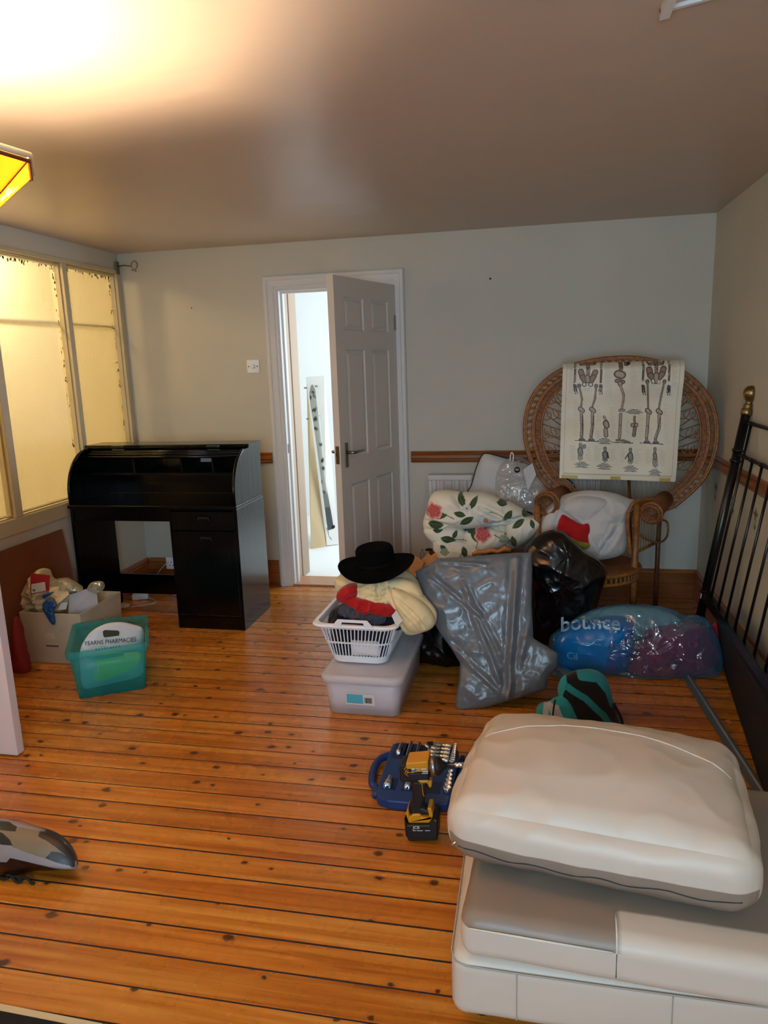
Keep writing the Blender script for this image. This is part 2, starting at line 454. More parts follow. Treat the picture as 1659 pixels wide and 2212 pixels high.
# left wall: solid dado wall under a borrowed light of obscured glass, door opening nearer the camera
struct('wall_left', join(box(XL-.1, XL, 2.32, D, 0, .66), box(XL-.1, XL, 2.32, D, 2.15, HC), box(XL-.1, XL, 2.32, 2.68, .66, 2.15),
                         box(XL-.1, XL, YB, 1.5, 0, HC), box(XL-.1, XL, 1.5, 2.32, 2.03, HC)), M_WALL)
panes = [(2.74, 3.30), (3.365, 3.955), (4.005, 4.535)]
zb, zt = .757, 2.112
fr_g = [box(XL-.075, XL+.012, 2.68, D-.001, .66, zb-.015), box(XL-.075, XL+.012, 2.68, D-.001, zt+.012, 2.15)]
posts = [2.71, 3.3325, 3.98, 4.561]
hw = [.03, .028, .022, .024]
for yy, w in zip(posts, hw): fr_g.append(box(XL-.075, XL+.012, yy-w, yy+w, zb-.015, zt+.012))
wf = struct('window_2', join(*fr_g), M_FRAME, bevel=.003)
M_PUTTY = mat('flaking_brown_paint', '6d5430', .8)
for i, (a, b_) in enumerate(panes):
    g = box(XL-.045, XL-.041, a-.012, b_+.012, zb-.012, zt+.012)
    mk('pane', g, M_GLASS, wf)
    bead = join(*[box(XL-.038, XL-.008, a-.004, a+.007, zb, zt), box(XL-.038, XL-.008, b_-.007, b_+.004, zb, zt),
                  box(XL-.038, XL-.008, a, b_, zb-.004, zb+.006), box(XL-.038, XL-.008, a, b_, zt-.006, zt+.004)])
    mk('glazing_bead', bead, M_FRAME, wf, bevel=.002)
    # flaking paint left on the glass edge
    rnd = random.Random(i); fl_ = []
    def flake(y, z, s):
        k = 7; V = [Vector((XL-.0395, y+s*rnd.uniform(.5, 1)*math.cos(q*6.283/k), z+s*1.6*rnd.uniform(.5, 1)*math.sin(q*6.283/k))) for q in range(k)]
        return V, [tuple(range(k))]
    for q in range(46):
        z = zt-(rnd.random()**1.5)*1.1; fl_.append(flake(b_-.008-rnd.random()**2*.018, z, rnd.uniform(.002, .008)))
    for q in range(40):
        y = b_-(rnd.random()**1.3)*(b_-a); fl_.append(flake(y, zt-.006-rnd.random()**2*.02, rnd.uniform(.002, .009)))
    mk('paint_flakes', join(*fl_), M_PUTTY, wf, kind='stuff')
zl_ = (CAMP+ray(60, 690)*(XL/ray(60, 690).x)).z
mk('shadow_bar', box(XL-.062, XL-.052, 2.72, 4.55, zl_-.006, zl_+.006), M_FRAME, wf)  # bar added behind the panes to cast a dark line across them
# corridor behind the glazing
M_CORR = mat('corridor_cream', 'e6dcc0', .7)
struct('wall_corridor', join(box(-4.0, -3.95, 1.0, 4.9, 0, HC), box(-4.0, XL-.1, 4.85, 4.9, 0, HC), box(-4.0, XL-.1, .95, 1.0, 0, HC), box(-3.95, -3.9, 1.2, 4.8, 1.86, 1.9)), M_CORR)
struct('floor_corridor', box(-4.0, XL-.1, 1.0, 4.9, -.05, 0), M_CORR)
struct('ceiling_corridor', box(-4.0, XL-.1, 1.0, 4.9, HC, HC+.05), M_CORR)
# white room beyond the doorway
NX0, NX1, NY = -2.6, -.3, 6.9
struct('wall_next_room', join(box(NX0-.05, NX0, D+WT, NY, -.0, 2.5), box(NX0, NX1, NY, NY+.05, 0, 2.5), box(NX1, NX1+.05, D+WT, 4.85, 0, 2.5), box(NX1, NX1+.05, 6.35, NY, 0, 2.5),
                              box(NX1, NX1+.05, 4.85, 6.35, 0, .8), box(NX1, NX1+.05, 4.85, 6.35, 2.2, 2.5)), M_NEXT)
struct('floor_next_room', box(NX0, NX1, D+WT, NY, -.05, 0), M_NEXT)
struct('ceiling_next_room', box(NX0, NX1, D+WT, NY, 2.5, 2.55), M_NEXT)
struct('trim_threshold', box(DX0, DX1, D-.005, D+WT+.01, -.02, .012), mat('pink_pine_threshold', 'b98a68', .35), bevel=.003)

struct('wall_return', box(-1.80, -1.592, D+WT+.001, 4.93, 0, 2.3), mat('warm_lit_return', 'b39c86', .7))  # warm light on the return is put into its beige colour
# dado rails and skirtings
def rail_prof(z, h, t):                 # (depth, height) moulding profile
    return [(0, z-h), (t*.5, z-h), (t*.75, z-h*.86), (t*.55, z-h*.72), (t, z-h*.60), (t, z-h*.36), (t*.55, z-h*.26), (t*.8, z-h*.12), (t*.5, z), (0, z)]
P = rail_prof(.929, .072, .028)
struct('trim_1', prism([(D-d, z) for d, z in P], XL+.005, -1.70), M_TRIM)
struct('trim_2', prism([(D-d, z) for d, z in P], -.755, XR), M_TRIM)
struct('trim_3', prism([(XR-d, z) for d, z in P], YB, D-.028, 'y'), M_TRIM)
def skirt(z=.18, t=.02): return [(0, 0), (t, 0), (t, z*.80), (t*.7, z*.83), (t*.9, z*.88), (t*.6, z*.95), (t*.3, z), (0, z)]
S = skirt()
struct('baseboard_far', join(prism([(D-d, z) for d, z in S], XL+.02, -1.70), prism([(D-d, z) for d, z in S], -.755, XR)), M_TRIM)
struct('baseboard_right', prism([(XR-d, z) for d, z in S], YB, D-.02, 'y'), M_TRIM)
struct('baseboard_left', prism([(XL+d, z) for d, z in S], 2.34, D, 'y'), M_TRIM)

# fleur-de-lis stencils on the right wall
M_STEN = mat('brown_stencil_paint', '6f6650', .7)
def fleur(y, z, s, sides=True):
    def leaf(pts): return [Vector((XR-.0012, y+a*s, z+b*s)) for a, b in pts], [tuple(range(len(pts)))]
    g = [leaf([(0, 1), (-.16, .62), (-.13, .3), (-.04, 0), (.04, 0), (.13, .3), (.16, .62)])]
    for k in (-1, 1):
        q = [(.07*k, .0), (.12*k, .32), (.3*k, .58), (.5*k, .56), (.56*k, .36), (.46*k, .22), (.4*k, .34), (.3*k, .38), (.2*k, .2), (.12*k, 0)]
        g.append(leaf(q)); g.append(leaf([(.05*k, -.62), (.28*k, -.42), (.26*k, -.7), (.12*k, -.95)]))
    g.append(leaf([(-.3, -.02), (.3, -.02), (.3, -.1), (-.3, -.1)])); g.append(leaf([(-.08, -.2), (.08, -.2), (.06, -.42), (-.06, -.42)]))
    g.append(leaf([(0, -.6), (.09, -.8), (0, -1.1), (-.09, -.8)]))
    return join(*g)
for y in (4.24, 3.87, 3.50, 3.13, 2.76): mk('fleur_stencil', fleur(y, .735, .055), M_STEN, wr_)
# nail holes
for px, py, s in ((1059, 602, .006), (414, 665, .004)):
    p = at(px, py, D); mk('nail_hole', lathe([(s*.4, 0), (s, .001), (s*.3, .003)], p, 10, (0, -1, 0)), M_DARK, bpy.data.objects['wall_far'])

# loft hatch at the top right of the picture
hp = fl(1425, 22, HC)
M_SKY = mat('sky_through_hatch', '9fc3d8', .5, emit=('9fc3d8', .9))
hz = HC
def hq(a, b_, z): return Vector((hp.x+a*math.cos(.35)+b_*math.sin(.35)*0-b_*0, hp.y-b_+a*-.35, z))
hatch = struct('trim_hatch', join(hexa([hq(0, 0, hz-.022), hq(0, .5, hz-.022), hq(.022, .5, hz-.022), hq(.022, 0, hz-.022)][::1], [hq(0, 0, hz), hq(0, .5, hz), hq(.022, .5, hz), hq(.022, 0, hz)]),
       hexa([hq(0, 0, hz-.008), hq(0, .012, hz-.008), hq(.5, .012, hz-.008), hq(.5, 0, hz-.008)], [hq(0, 0, hz), hq(0, .012, hz), hq(.5, .012, hz), hq(.5, 0, hz)])), M_WHITE)
mk('hatch_pane', hexa([hq(.085, .012, hz-.004), hq(.085, .5, hz-.004), hq(.22, .5, hz-.004), hq(.22, .012, hz-.004)], [hq(.085, .012, hz), hq(.085, .5, hz), hq(.22, .5, hz), hq(.22, .012, hz)]), M_SKY, hatch)

# ------------------------------------------------------------------ doorway, door leaf
def casing(d):                          # profile across the architrave: offset from opening edge outwards, projection
    return [(0, 0), (0, .012), (.012, .012), (.016, .018), (.05, .021), (.056, .03), (.072, .03), (.078, .026), (.083, 0)]
cs = casing(0)
arch = []
n = len(cs)
ring = []
ex0, ex1, ez = DX0+.008, DX1-.008, DH-.008
V = []
for o_, h_ in cs:
    V += [Vector((ex0-o_, D-h_, 0)), Vector((ex0-o_, D-h_, ez+o_)), Vector((ex1+o_, D-h_, ez+o_)), Vector((ex1+o_, D-h_, 0))]
Fc = []
for i in range(n-1):
    for k in range(3): Fc.append((i*4+k, i*4+k+1, (i+1)*4+k+1, (i+1)*4+k))
struct('trim_architrave', (V, Fc), M_WHITE)
struct('trim_door_lining', join(box(DX0-.001, DX0+.022, D-.002, D+.115, 0.012, DH), box(DX1-.022, DX1+.001, D-.002, D+.115, 0.012, DH), box(DX0+.022, DX1-.022, D-.002, D+.115, DH-.022, DH),
                                box(DX0+.022, DX0+.034, D+.042, D+.07, .012, DH-.022), box(DX1-.034, DX1-.022, D+.042, D+.07, .012, DH-.022), box(DX0+.034, DX1-.034, D+.042, D+.07, DH-.034, DH-.022)), M_WHITE)
M_REV = mat('warm_lit_reveal', 'bda893', .6)  # beige holds the warm light that falls on the reveal
struct('trim_reveal', join(box(DX0-.001, DX0+.016, D+.116, D+WT, 0.012, DH), box(DX0, DX1, D+.116, D+WT, DH-.01, DH)), M_REV)
M_HW = mat('brushed_chrome', '9d968c', .3, metal=1)
# striking plate in the left jamb
mk('strike_plate', box(DX0+.0215, DX0+.0235, D+.01, D+.032, .92, .98), M_HW, bpy.data.objects['trim_door_lining'])

def panel_door(W_, H_, T):
    """six panel moulded door, local: x along the width from the hinge, y through the thickness, z up"""
    xs = [0, .105, W_/2-.045, W_/2+.045, W_-.105, W_]
    zs = [0, .20, .80, .955, 1.555, 1.66, H_-.105, H_]
    V, Fc = [], []
    def q(pts, flip):
        o = len(V); V.extend(Vector(p) for p in pts); f = tuple(range(o, o+4)); Fc.append(f[::-1] if flip else f)
    for side, y0, sg in ((0, 0, 1), (1, T, -1)):
        for i in range(5):
            for j in range(7):
                a, b_, c, d = xs[i], xs[i+1], zs[j], zs[j+1]
                if i in (1, 3) and j in (1, 3, 5):
                    rings = [(0, 0), (.006, .007), (.014, .009), (.022, .004), (.034, .0015), (.040, .0015)]
                    for (o1, h1), (o2, h2) in zip(rings, rings[1:]):
                        A = [(a+o1, c+o1), (b_-o1, c+o1), (b_-o1, d-o1), (a+o1, d-o1)]
                        B = [(a+o2, c+o2), (b_-o2, c+o2), (b_-o2, d-o2), (a+o2, d-o2)]
                        for k in range(4):
                            k2 = (k+1) % 4
                            q([(A[k][0], y0+sg*h1, A[k][1]), (A[k2][0], y0+sg*h1, A[k2][1]), (B[k2][0], y0+sg*h2, B[k2][1]), (B[k][0], y0+sg*h2, B[k][1])], side)
                    o1 = .040; h1 = .0015
                    q([(a+o1, y0+sg*h1, c+o1), (b_-o1, y0+sg*h1, c+o1), (b_-o1, y0+sg*h1, d-o1), (a+o1, y0+sg*h1, d-o1)], side)
                else: q([(a, y0, c), (b_, y0, c), (b_, y0, d), (a, y0, d)], side)
    q([(0, 0, 0), (0, T, 0), (0, T, H_), (0, 0, H_)], True); q([(W_, 0, 0), (W_, T, 0), (W_, T, H_), (W_, 0, H_)], False)
    q([(0, 0, H_), (W_, 0, H_), (W_, T, H_), (0, T, H_)], False); q([(0, 0, 0), (W_, 0, 0), (W_, T, 0), (0, T, 0)], True)
    return V, Fc
hinge = Vector((DX1-.022, D-.006, .014)); free = Vector((-1.078, 3.875, .014))
dirx = (free-hinge); dirx.z = 0; LW = .724; ang = math.atan2(dirx.y, dirx.x)
def dl(g):                              # door-local to world
    m = Matrix.Rotation(ang, 3, 'Z'); return [m @ Vector(p) + hinge for p in g[0]], g[1]
door = thing('door_1', 'white six panel interior door standing ajar in the far wall', 'door', hinge); door['kind'] = 'structure'
T = .040
# local +y points to the left of the hinge-to-free direction, i.e. to the right in the picture
lg = panel_door(LW, 1.945, T)
mk('door_leaf', dl(lg), M_DOOR, door)
def handle(ys, sg):
    g = [box(LW-.075, LW-.040, *sorted((ys, ys+sg*.006)), .905, 1.045)]
    g2 = tube([(LW-.0575, ys+sg*.006, .99), (LW-.0575, ys+sg*.045, .99), (LW-.066, ys+sg*.052, .99), (LW-.17, ys+sg*.050, .992)], [.009, .008, .009, .006], 10)
    return join(*g), g2
for ys, sg in ((T, 1), (0, -1)):
    a, b_ = handle(ys, sg)
    hpl = mk('handle_plate', dl(a), M_HW, door, bevel=.002)
    mk('door_handle', dl(b_), M_HW, door, smooth=True)
mk('latch_plate', dl(join(box(LW-.0005, LW+.0015, .009, .031, .93, 1.03), box(LW, LW+.010, .013, .027, .975, .995))), mat('brass_latch', '8a7350', .35, metal=1), door)
for z in (.18, 1.72): mk('hinge', dl(join(tube([(-.006, T+.004, z-.045), (-.006, T+.004, z+.045)], .006, 8), box(-.004, .03, T-.0005, T+.0015, z-.045, z+.045))), M_HW, door)
struct('door_2', box(-2.672, -1.985, 2.27, 2.31, .008, 1.985), mat('near_door_white', 'd6cdd2', .35), bevel=.003)
mk('hinge', join(tube([(-2.68, 2.31, 1.7), (-2.68, 2.31, 1.8)], .006)), M_HW, bpy.data.objects['door_2'])

# ------------------------------------------------------------------ wall fittings
p0 = at(547.5, 791.5, D)
sw = thing('dimmer_switch', 'square white dimmer switch plate on the wall left of the door', 'switch', (p0.x, D, p0.z-.04))
mk('switch_plate', box(p0.x-.042, p0.x+.042, D-.009, D-.0002, p0.z-.042, p0.z+.042), M_WPLAS, sw, bevel=.002)
mk('dimmer_knob', lathe([(.014, 0), (.013, .012), (.010, .014)], (p0.x, D-.009, p0.z), 20, (0, -1, 0)), M_WPLAS, sw, smooth=True)
for s in (-1, 1): mk('screw', lathe([(.004, 0), (.0035, .001)], (p0.x+s*.030, D-.009, p0.z), 10, (0, -1, 0)), M_DARK, sw)
so = thing('wall_socket', 'white electric socket on the skirting seen through the desk kneehole', 'socket', (-2.49, 4.565, .09))
mk('faceplate', box(-2.535, -2.449, 4.553, 4.5665, .105, .191), M_WPLAS, so, bevel=.002)
for a, b_ in ((-2.507, .135), (-2.482, .135), (-2.4945, .155)): mk('pin_hole', box(a-.003, a+.003, 4.5522, 4.5535, b_-.004, b_+.004), M_DARK, so)
# curtain hook in the corner
hk = thing('curtain_bracket', 'small brass curtain holdback hook in the top left corner', 'hook', (-2.66, 4.55, 2.13))
pA = at(257, 575, 4.55); pB = at(284, 573, 4.40)
mk('back_plate', box(XL+.0125, XL+.02, 4.535, 4.565, pA.z-.05, pA.z+.03), M_BRASS, hk, bevel=.002)
mk('stem', tube([(XL+.02, 4.55, pA.z), (pA.x+.05, 4.53, pA.z), (pB.x-.03, 4.45, pB.z)], .003), M_BRASS, hk, smooth=True)
c3 = [(pB.x-.03+.03*(1-math.cos(a)), 4.45-.01*a, pB.z+.03*math.sin(a)) for a in [i*.35 for i in range(-4, 15)]]
mk('hook', tube(c3, .0028), M_BRASS, hk, smooth=True)
# radiator
M_RAD = mat('peeling_radiator_paint', 'dcd9d4', .5, noise_col=((9, 9, 9), 'b3a68e', .58, .63), bump=(30, .2, .003))
rx0, rx1, ry, rz0, rz1 = -.635, .42, 4.475, .2, .79
rad = thing('radiator', 'white panel radiator with flaking paint under the dado rail', 'radiator', (-.1, 4.53, .2))
g = []
nfl = 21
prof = []
for i in range(nfl):
    a = rx0+.02+(rx1-rx0-.04)*i/nfl; w = (rx1-rx0-.04)/nfl
    prof += [(a, ry+.012), (a+w*.18, ry), (a+w*.62, ry), (a+w*.8, ry+.012)]
poly = [(rx0+.005, ry+.012)]+prof+[(rx1-.005, ry+.012), (rx1-.005, ry+.03), (rx0+.005, ry+.03)]
mk('panel', prism(poly, rz0+.03, rz1-.035, 'z'), M_RAD, rad)
mk('top_edge', box(rx0, rx1, ry-.004, ry+.05, rz1-.035, rz1), M_RAD, rad, bevel=.006)
mk('bottom_edge', box(rx0, rx1, ry-.002, ry+.035, rz0, rz0+.03), M_RAD, rad, bevel=.006)
for x_ in (rx0+.15, rx1-.18): mk('wall_bracket', box(x_, x_+.03, ry+.03, D-.001, .3, .7), M_RAD, rad)
mk('pipe', join(tube([(rx0+.02, ry+.02, .22), (rx0-.03, ry+.02, .22), (rx0-.03, ry+.02, .0)], .007)), M_RAD, rad, smooth=True)

# ceiling lamp: octagonal amber glass bowl
M_AMBER = bpy.data.materials.new('amber_glass'); M_AMBER.use_nodes = True
nt = M_AMBER.node_tree; b = nt.nodes['Principled BSDF']; b.inputs['Base Color'].default_value = lin('f08a10')+(1,); b.inputs['Roughness'].default_value = .2
tl = nt.nodes.new('ShaderNodeBsdfTranslucent'); tl.inputs[0].default_value = (1., .46, .09, 1)
mx = nt.nodes.new('ShaderNodeMixShader'); mx.inputs[0].default_value = .78
nt.links.new(b.outputs[0], mx.inputs[1]); nt.links.new(tl.outputs[0], mx.inputs[2]); nt.links.new(mx.outputs[0], nt.nodes['Material Output'].inputs[0])
A_, B_ = Vector((-1.077, 1.512, 1.95)), Vector((-1.17, 1.644, 1.95))
side = (B_-A_).length; rad_in = side/2/math.tan(math.pi/8); mid = (A_+B_)/2
nrm = Vector((-(B_-A_).y, (B_-A_).x, 0)).normalized()     # towards the centre of the bowl
LC = mid+nrm*rad_in
R_o = side/2/math.sin(math.pi/8); a0 = math.atan2((A_-LC).y, (A_-LC).x)
lamp = thing('pendant_lamp', 'octagonal amber glass uplighter bowl hanging from the ceiling', 'lamp', (LC.x, LC.y, 1.79))
def octa(r, z): return [Vector((LC.x+r*math.cos(a0+k*math.pi/4), LC.y+r*math.sin(a0+k*math.pi/4), z)) for k in range(8)]
zr, zbm, rb = 1.945, 1.815, R_o*.34
top, bot = octa(R_o, zr), octa(rb, zbm)
for k in range(8):
    k2 = (k+1) % 8
    P4 = [top[k], top[k2], bot[k2], bot[k]]
    nn = (P4[1]-P4[0]).cross(P4[3]-P4[0]).normalized()*.003
    gl = mk('glass_panel', hexa([p-nn for p in P4], [p+nn for p in P4]), M_AMBER, lamp)
M_RIM = mat('brown_leading', '5c2a14', .5); M_CREAMRIM = mat('cream_rim', 'f3e6bd', .5)
rm2 = octa(R_o*1.02, zr+.008)
mk('rim', tube(rm2, .0065, 8, True), M_CREAMRIM, lamp, smooth=True)
mk('leading', join(*[tube([top[k], bot[k]], .0035, 6) for k in range(8)], tube(octa(R_o*1.005, zr-.004), .0045, 6, True), tube(bot, .004, 6, True)), M_RIM, lamp)
mk('base_cap', lathe([(.001, zbm-.02), (rb*.6, zbm-.012), (rb, zbm), (rb, zbm+.004)], (LC.x, LC.y, 0), 8), M_RIM, lamp)
M_CUT = mat('bulb_glow_cutout', 'fff6dc', .3, emit=('fff0c8', 1.2))  # emission stands in for the bulb showing through the flower cutouts
for (k, uu, vv) in ((0, .5, .42), (1, .5, .42), (7, .5, .42), (6, .5, .42)):
    a, b_, c, d = top[k], top[(k+1) % 8], bot[(k+1) % 8], bot[k]
    ex = (b_-a).normalized(); ey = ((c+d)/2-(a+b_)/2).normalized(); nn = ex.cross(ey).normalized()
    if nn.dot((a+b_)/2-Vector((LC.x, LC.y, 2.3))) < 0: nn = -nn
    o_ = (a+b_)/2+((c+d)/2-(a+b_)/2)*vv+nn*.0036
    fx = []
    for cx, cz, s, el, an in ((0, 0, .010, 1, 0), (.016, -.006, .014, .5, .5), (-.012, .014, .013, .55, 2.3), (-.026, -.002, .013, .5, 3.3), (.024, -.022, .013, .45, 1.1), (.004, .016, .008, 1, 0), (-.006, -.014, .008, .8, 0)):
        pts = []
        for q in range(10):
            t = q*math.pi/5; u, v = s*math.cos(t), s*el*math.sin(t)
            pts.append(o_+ex*(cx+u*math.cos(an)-v*math.sin(an))+ey*(cz+u*math.sin(an)+v*math.cos(an)))
        fx.append(join((pts, [tuple(range(10))])))
    mk('flower_glow', join(*fx), M_CUT, lamp)
for k in (3, 4, 5): mk('hanging_rod', tube([rm2[k]+Vector((0, 0, .003)), Vector((LC.x, LC.y, HC-.03))], .002, 6), M_BRASS, lamp)
mk('ceiling_rose', lathe([(.05, HC-.0005), (.05, HC-.01), (.03, HC-.03), (.008, HC-.04)][::-1], (LC.x, LC.y, 0), 20), M_BRASS, lamp, smooth=True)
bulb = point('pendant_bulb', (LC.x, LC.y, 1.868), 80, (1.0, .82, .58), .03)

# ------------------------------------------------------------------ roll-top desk
dx0, dx1, dy0, dy1 = -2.652, -1.607, 3.71, 4.13
desk = thing('roll_top_desk', 'black wooden roll-top desk with kneehole standing in the left corner', 'desk', ((dx0+dx1)/2, (dy0+dy1)/2, 0))
tk = .02
mk('side_panel', box(dx0, dx0+tk, dy0+.004, dy1, 0, .712), M_BLACK, desk, bevel=.002)
# right pedestal
px0 = -2.022
mk('pedestal', join(box(px0, px0+.016, dy0+.004, dy1, 0, .712), box(dx1-.018, dx1, dy0+.002, dy1, 0, .712), box(px0+.016, dx1-.018, dy0+.03, dy1, .085, .712), box(px0+.016, dx1-.018, dy0+.006, dy0+.02, 0, .075)), M_BLACK, desk)
M_BHAN = mat('black_handle', '17181a', .35)
def cup(x, z, w=.07): return join(box(x-w/2, x+w/2, dy0-.014, dy0+.002, z-.004, z+.008), box(x-w/2, x-w/2+.006, dy0-.014, dy0+.002, z-.012, z+.008), box(x+w/2-.006, x+w/2, dy0-.014, dy0+.002, z-.012, z+.008))
dr = mk('drawer', box(px0+.018, dx1-.020, dy0-.0, dy0+.02, .592, .70), M_BLACK, desk, bevel=.0015)
mk('handle', cup(-1.805, .665), M_BHAN, dr, bevel=.002)
dd = mk('cupboard_door', box(px0+.018, dx1-.020, dy0-.0, dy0+.02, .088, .586), M_BLACK, desk, bevel=.0015)
mk('handle', cup(-1.80, .548), M_BHAN, dd, bevel=.002)
mk('kneehole_apron', box(dx0+tk, px0, dy0+.012, dy0+.03, .64, .712), M_BLACK, desk)
mk('modesty_rail', box(dx0+tk, px0, 4.09, 4.108, .075, .205), M_BLACK, desk)
mk('desktop', box(dx0-.004, dx1+.004, dy0-.012, dy1, .712, .736), M_BLACK, desk, bevel=.005)
# curved sides
curve = [(dy0+.006, .737), (dy0+.003, .80)]
for i in range(0, 13):
    a = math.pi/2*i/12; curve.append((dy0+.235-.232*math.cos(a)**.95, .80+.235*math.sin(a)**1.05))
sidep = curve+[(dy1, 1.035), (dy1, .737)]
mk('roll_side', prism(sidep, dx0+.002, dx0+.02), M_BLACK, desk)
mk('roll_side', prism(sidep, dx1-.02, dx1-.002), M_BLACK, desk)
mk('side_edging', tube([(dx1-.011, y-.001, z) for y, z in curve[:-1]], .0095, 8), M_BLACK, desk, smooth=True)
mk('side_edging', tube([(dx0+.011, y-.001, z) for y, z in curve[:-1]], .0095, 8), M_BLACK, desk, smooth=True)
mk('top_board', box(dx0-.006, dx1+.006, dy0+.225, dy1+.002, 1.036, 1.058), M_BLACK, desk, bevel=.004)
mk('back_panel', box(dx0+.02, dx1-.02, dy1-.012, dy1-.001, .737, 1.035), M_BLACK, desk)
# tambour rolled up behind the top edge: slats plus lift handles
sl = []
for i in range(5):
    a = R(62)+i*R(7.5); y = dy0+.245-.222*math.cos(a); z = .80+.222*math.sin(a)
    if z > 1.03: z = 1.03
    sl.append(tube([(dx0+.022, y, z), (dx1-.022, y, z)], .0085, 8))
tb = mk('tambour', join(*sl), M_BLACK, desk, smooth=True)
for px in (254, 460):
    p = at(px, 967, dy0+.13)
    mk('lift_handle', join(box(p.x-.036, p.x+.036, p.y-.016, p.y+.01, p.z+.002, p.z+.012), box(p.x-.036, p.x+.036, p.y-.008, p.y+.01, p.z-.018, p.z-.010)), M_BHAN, tb, bevel=.002)
M_BIN = mat('black_interior', '050506', .5, spec=.2)
mk('pigeonhole_shelf', box(dx0+.02, dx1-.02, 3.93, dy1-.012, .878, .890), M_BIN, desk)
for x in (-2.345, -2.035, -1.835): mk('pigeonhole_divider', box(x-.006, x+.006, 3.94, dy1-.012, .890, 1.02), M_BIN, desk)
p = at(446, 991, 3.975)
mk('paper_label', box(p.x-.038, p.x+.038, p.y, p.y+.001, p.z-.018, p.z+.016), mat('grey_label', '8d949c', .5), desk)
mk('shelf_lip', box(px0-.0, px0+.3, 3.98, 3.986, .985, 1.03), M_BIN, desk)

# bits on the floor behind the desk
M_CABLE = mat('white_cable', 'cfc6b8', .5)
pts = [(-2.50, 4.56, .17), (-2.56, 4.54, .12), (-2.60, 4.50, .05), (-2.55, 4.42, .006), (-2.38, 4.30, .006), (-2.18, 4.22, .006), (-2.06, 4.28, .006), (-2.0, 4.36, .006)]
mk('power_cable', tube(catmull(pts, 6, False), .0035, 6), M_CABLE, smooth=True, label='thin white cable hanging from the corner socket behind the desk', cat='cable')
f1 = fl(292, 1310); f2 = fl(272, 1318)
g = rot(box(-.05, .05, -.03, .03, .0, .035), .4, (0, 0, 0)); mk('power_adaptor', move(g, (-2.55, 4.20, .001)), M_WPLAS, bevel=.006, label='white power adaptor lying on the boards behind the desk', cat='adaptor')
g = rot(box(-.03, .03, -.022, .022, .0, .026), -.3, (0, 0, 0)); mk('plug', move(g, (-2.56, 4.02, .001)), M_CABLE, bevel=.006, label='small off-white plug lying just in front of the adaptor', cat='plug')
mk('adaptor_lead', tube(catmull([(-2.52, 4.03, .004), (-2.45, 4.06, .004), (-2.40, 4.13, .004), (-2.46, 4.19, .004), (-2.495, 4.2, .01)], 6, False), .003, 6), M_CABLE, smooth=True, label='short pale lead looping between plug and adaptor', cat='cable')

# ------------------------------------------------------------------ left: brown board, white box, green crate
M_HB = mat('brown_hardboard', '7c4526', .55, noise_col=((4, 4, 4), '6b3a20', .4, .7))
mk('hardboard_sheet', hexa([(-2.605, 2.6, 0), (-2.598, 2.6, 0), (-2.598, 3.655, 0), (-2.605, 3.655, 0)][::-1], [(-2.672, 2.6, .605), (-2.665, 2.6, .605), (-2.665, 3.64, .605), (-2.672, 3.64, .605)][::-1]), M_HB,
   label='brown hardboard sheet leaning against the wall under the windows', cat='board')
wb = thing('storage_bin', 'cream cardboard box overflowing with bags and paper beside the desk', 'box', (-2.42, 3.27, 0))
M_CARD = mat('cream_card', 'c2b49a', .8, noise_col=((5, 5, 5), 'b4a68c', .4, .7))
bx0, bx1, by0, by1, bh = -2.592, -2.262, 3.14, 3.50, .282
def openbox(x0, x1, y0, y1, z0, z1, t, flare=0):
    o = [(x0, y0), (x1, y0), (x1, y1), (x0, y1)]
    O = [(x0-flare, y0-flare), (x1+flare, y0-flare), (x1+flare, y1+flare), (x0-flare, y1+flare)]
    i_ = [(x0+t, y0+t), (x1-t, y0+t), (x1-t, y1-t), (x0+t, y1-t)]
    I = [(x0-flare+t, y0-flare+t), (x1+flare-t, y0-flare+t), (x1+flare-t, y1+flare-t), (x0-flare+t, y1+flare-t)]
    V = [Vector((*p, z0)) for p in o]+[Vector((*p, z1)) for p in O]+[Vector((*p, z1)) for p in I]+[Vector((*p, z0+t)) for p in i_]
    Fc = [(3, 2, 1, 0), (12, 13, 14, 15)]
    for k in range(4):
        k2 = (k+1) % 4
        Fc += [(k, k2, 4+k2, 4+k), (4+k, 4+k2, 8+k2, 8+k), (8+k, 8+k2, 12+k2, 12+k)]
    return V, Fc
mk('box_body', openbox(bx0, bx1, by0, by1, .001, bh, .005, .012), M_CARD, wb, bevel=.003)
mk('front_slot', box(-2.47, -2.40, by0-.010, by0-.002, .098, .103), mat('slot_shadow', '4a3d2c', .8), wb)
mk('front_patch', box(-2.47, -2.41, by0-.011, by0-.004, .14, .175), mat('card_mark', 'c9bca2', .8), wb)
M_FILM_C = film('clear_wrap', 'd8cfae', .35, .15, (16, .8, .01))
M_PALEBAG = mat('crumpled_cream_bag', 'c6b792', .5, bump=(14, .8, .015, 'RIDGED_MULTIFRACTAL'))
pf = Puff([(32, 1298), (45, 1285), (72, 1240), (92, 1230), (110, 1262), (135, 1262), (148, 1275), (150, 1300), (140, 1318), (110, 1326), (80, 1325), (45, 1320)], 3.26, 0, .07, .10, wr=(.05, 12), seed=1, fine=(.012, 40))
puff('rubbish_bag', pf, M_PALEBAG, label='crumpled cream carrier bag heaped in the top of the cardboard box', cat='bag')
pf = Puff([(108, 1262), (125, 1250), (150, 1252), (168, 1266), (176, 1276), (150, 1280), (120, 1278)], 3.27, 0, .04, .05, wr=(.02, 14), seed=4)
puff('film_bag', pf, M_FILM_C, label='clear cellophane bag bulging at the back of the cardboard box', cat='bag')
pf = Puff([(190, 1272), (198, 1258), (220, 1257), (224, 1270), (214, 1282), (200, 1280)], 3.30, 0, .03, .03, wr=(.015, 18), seed=5)
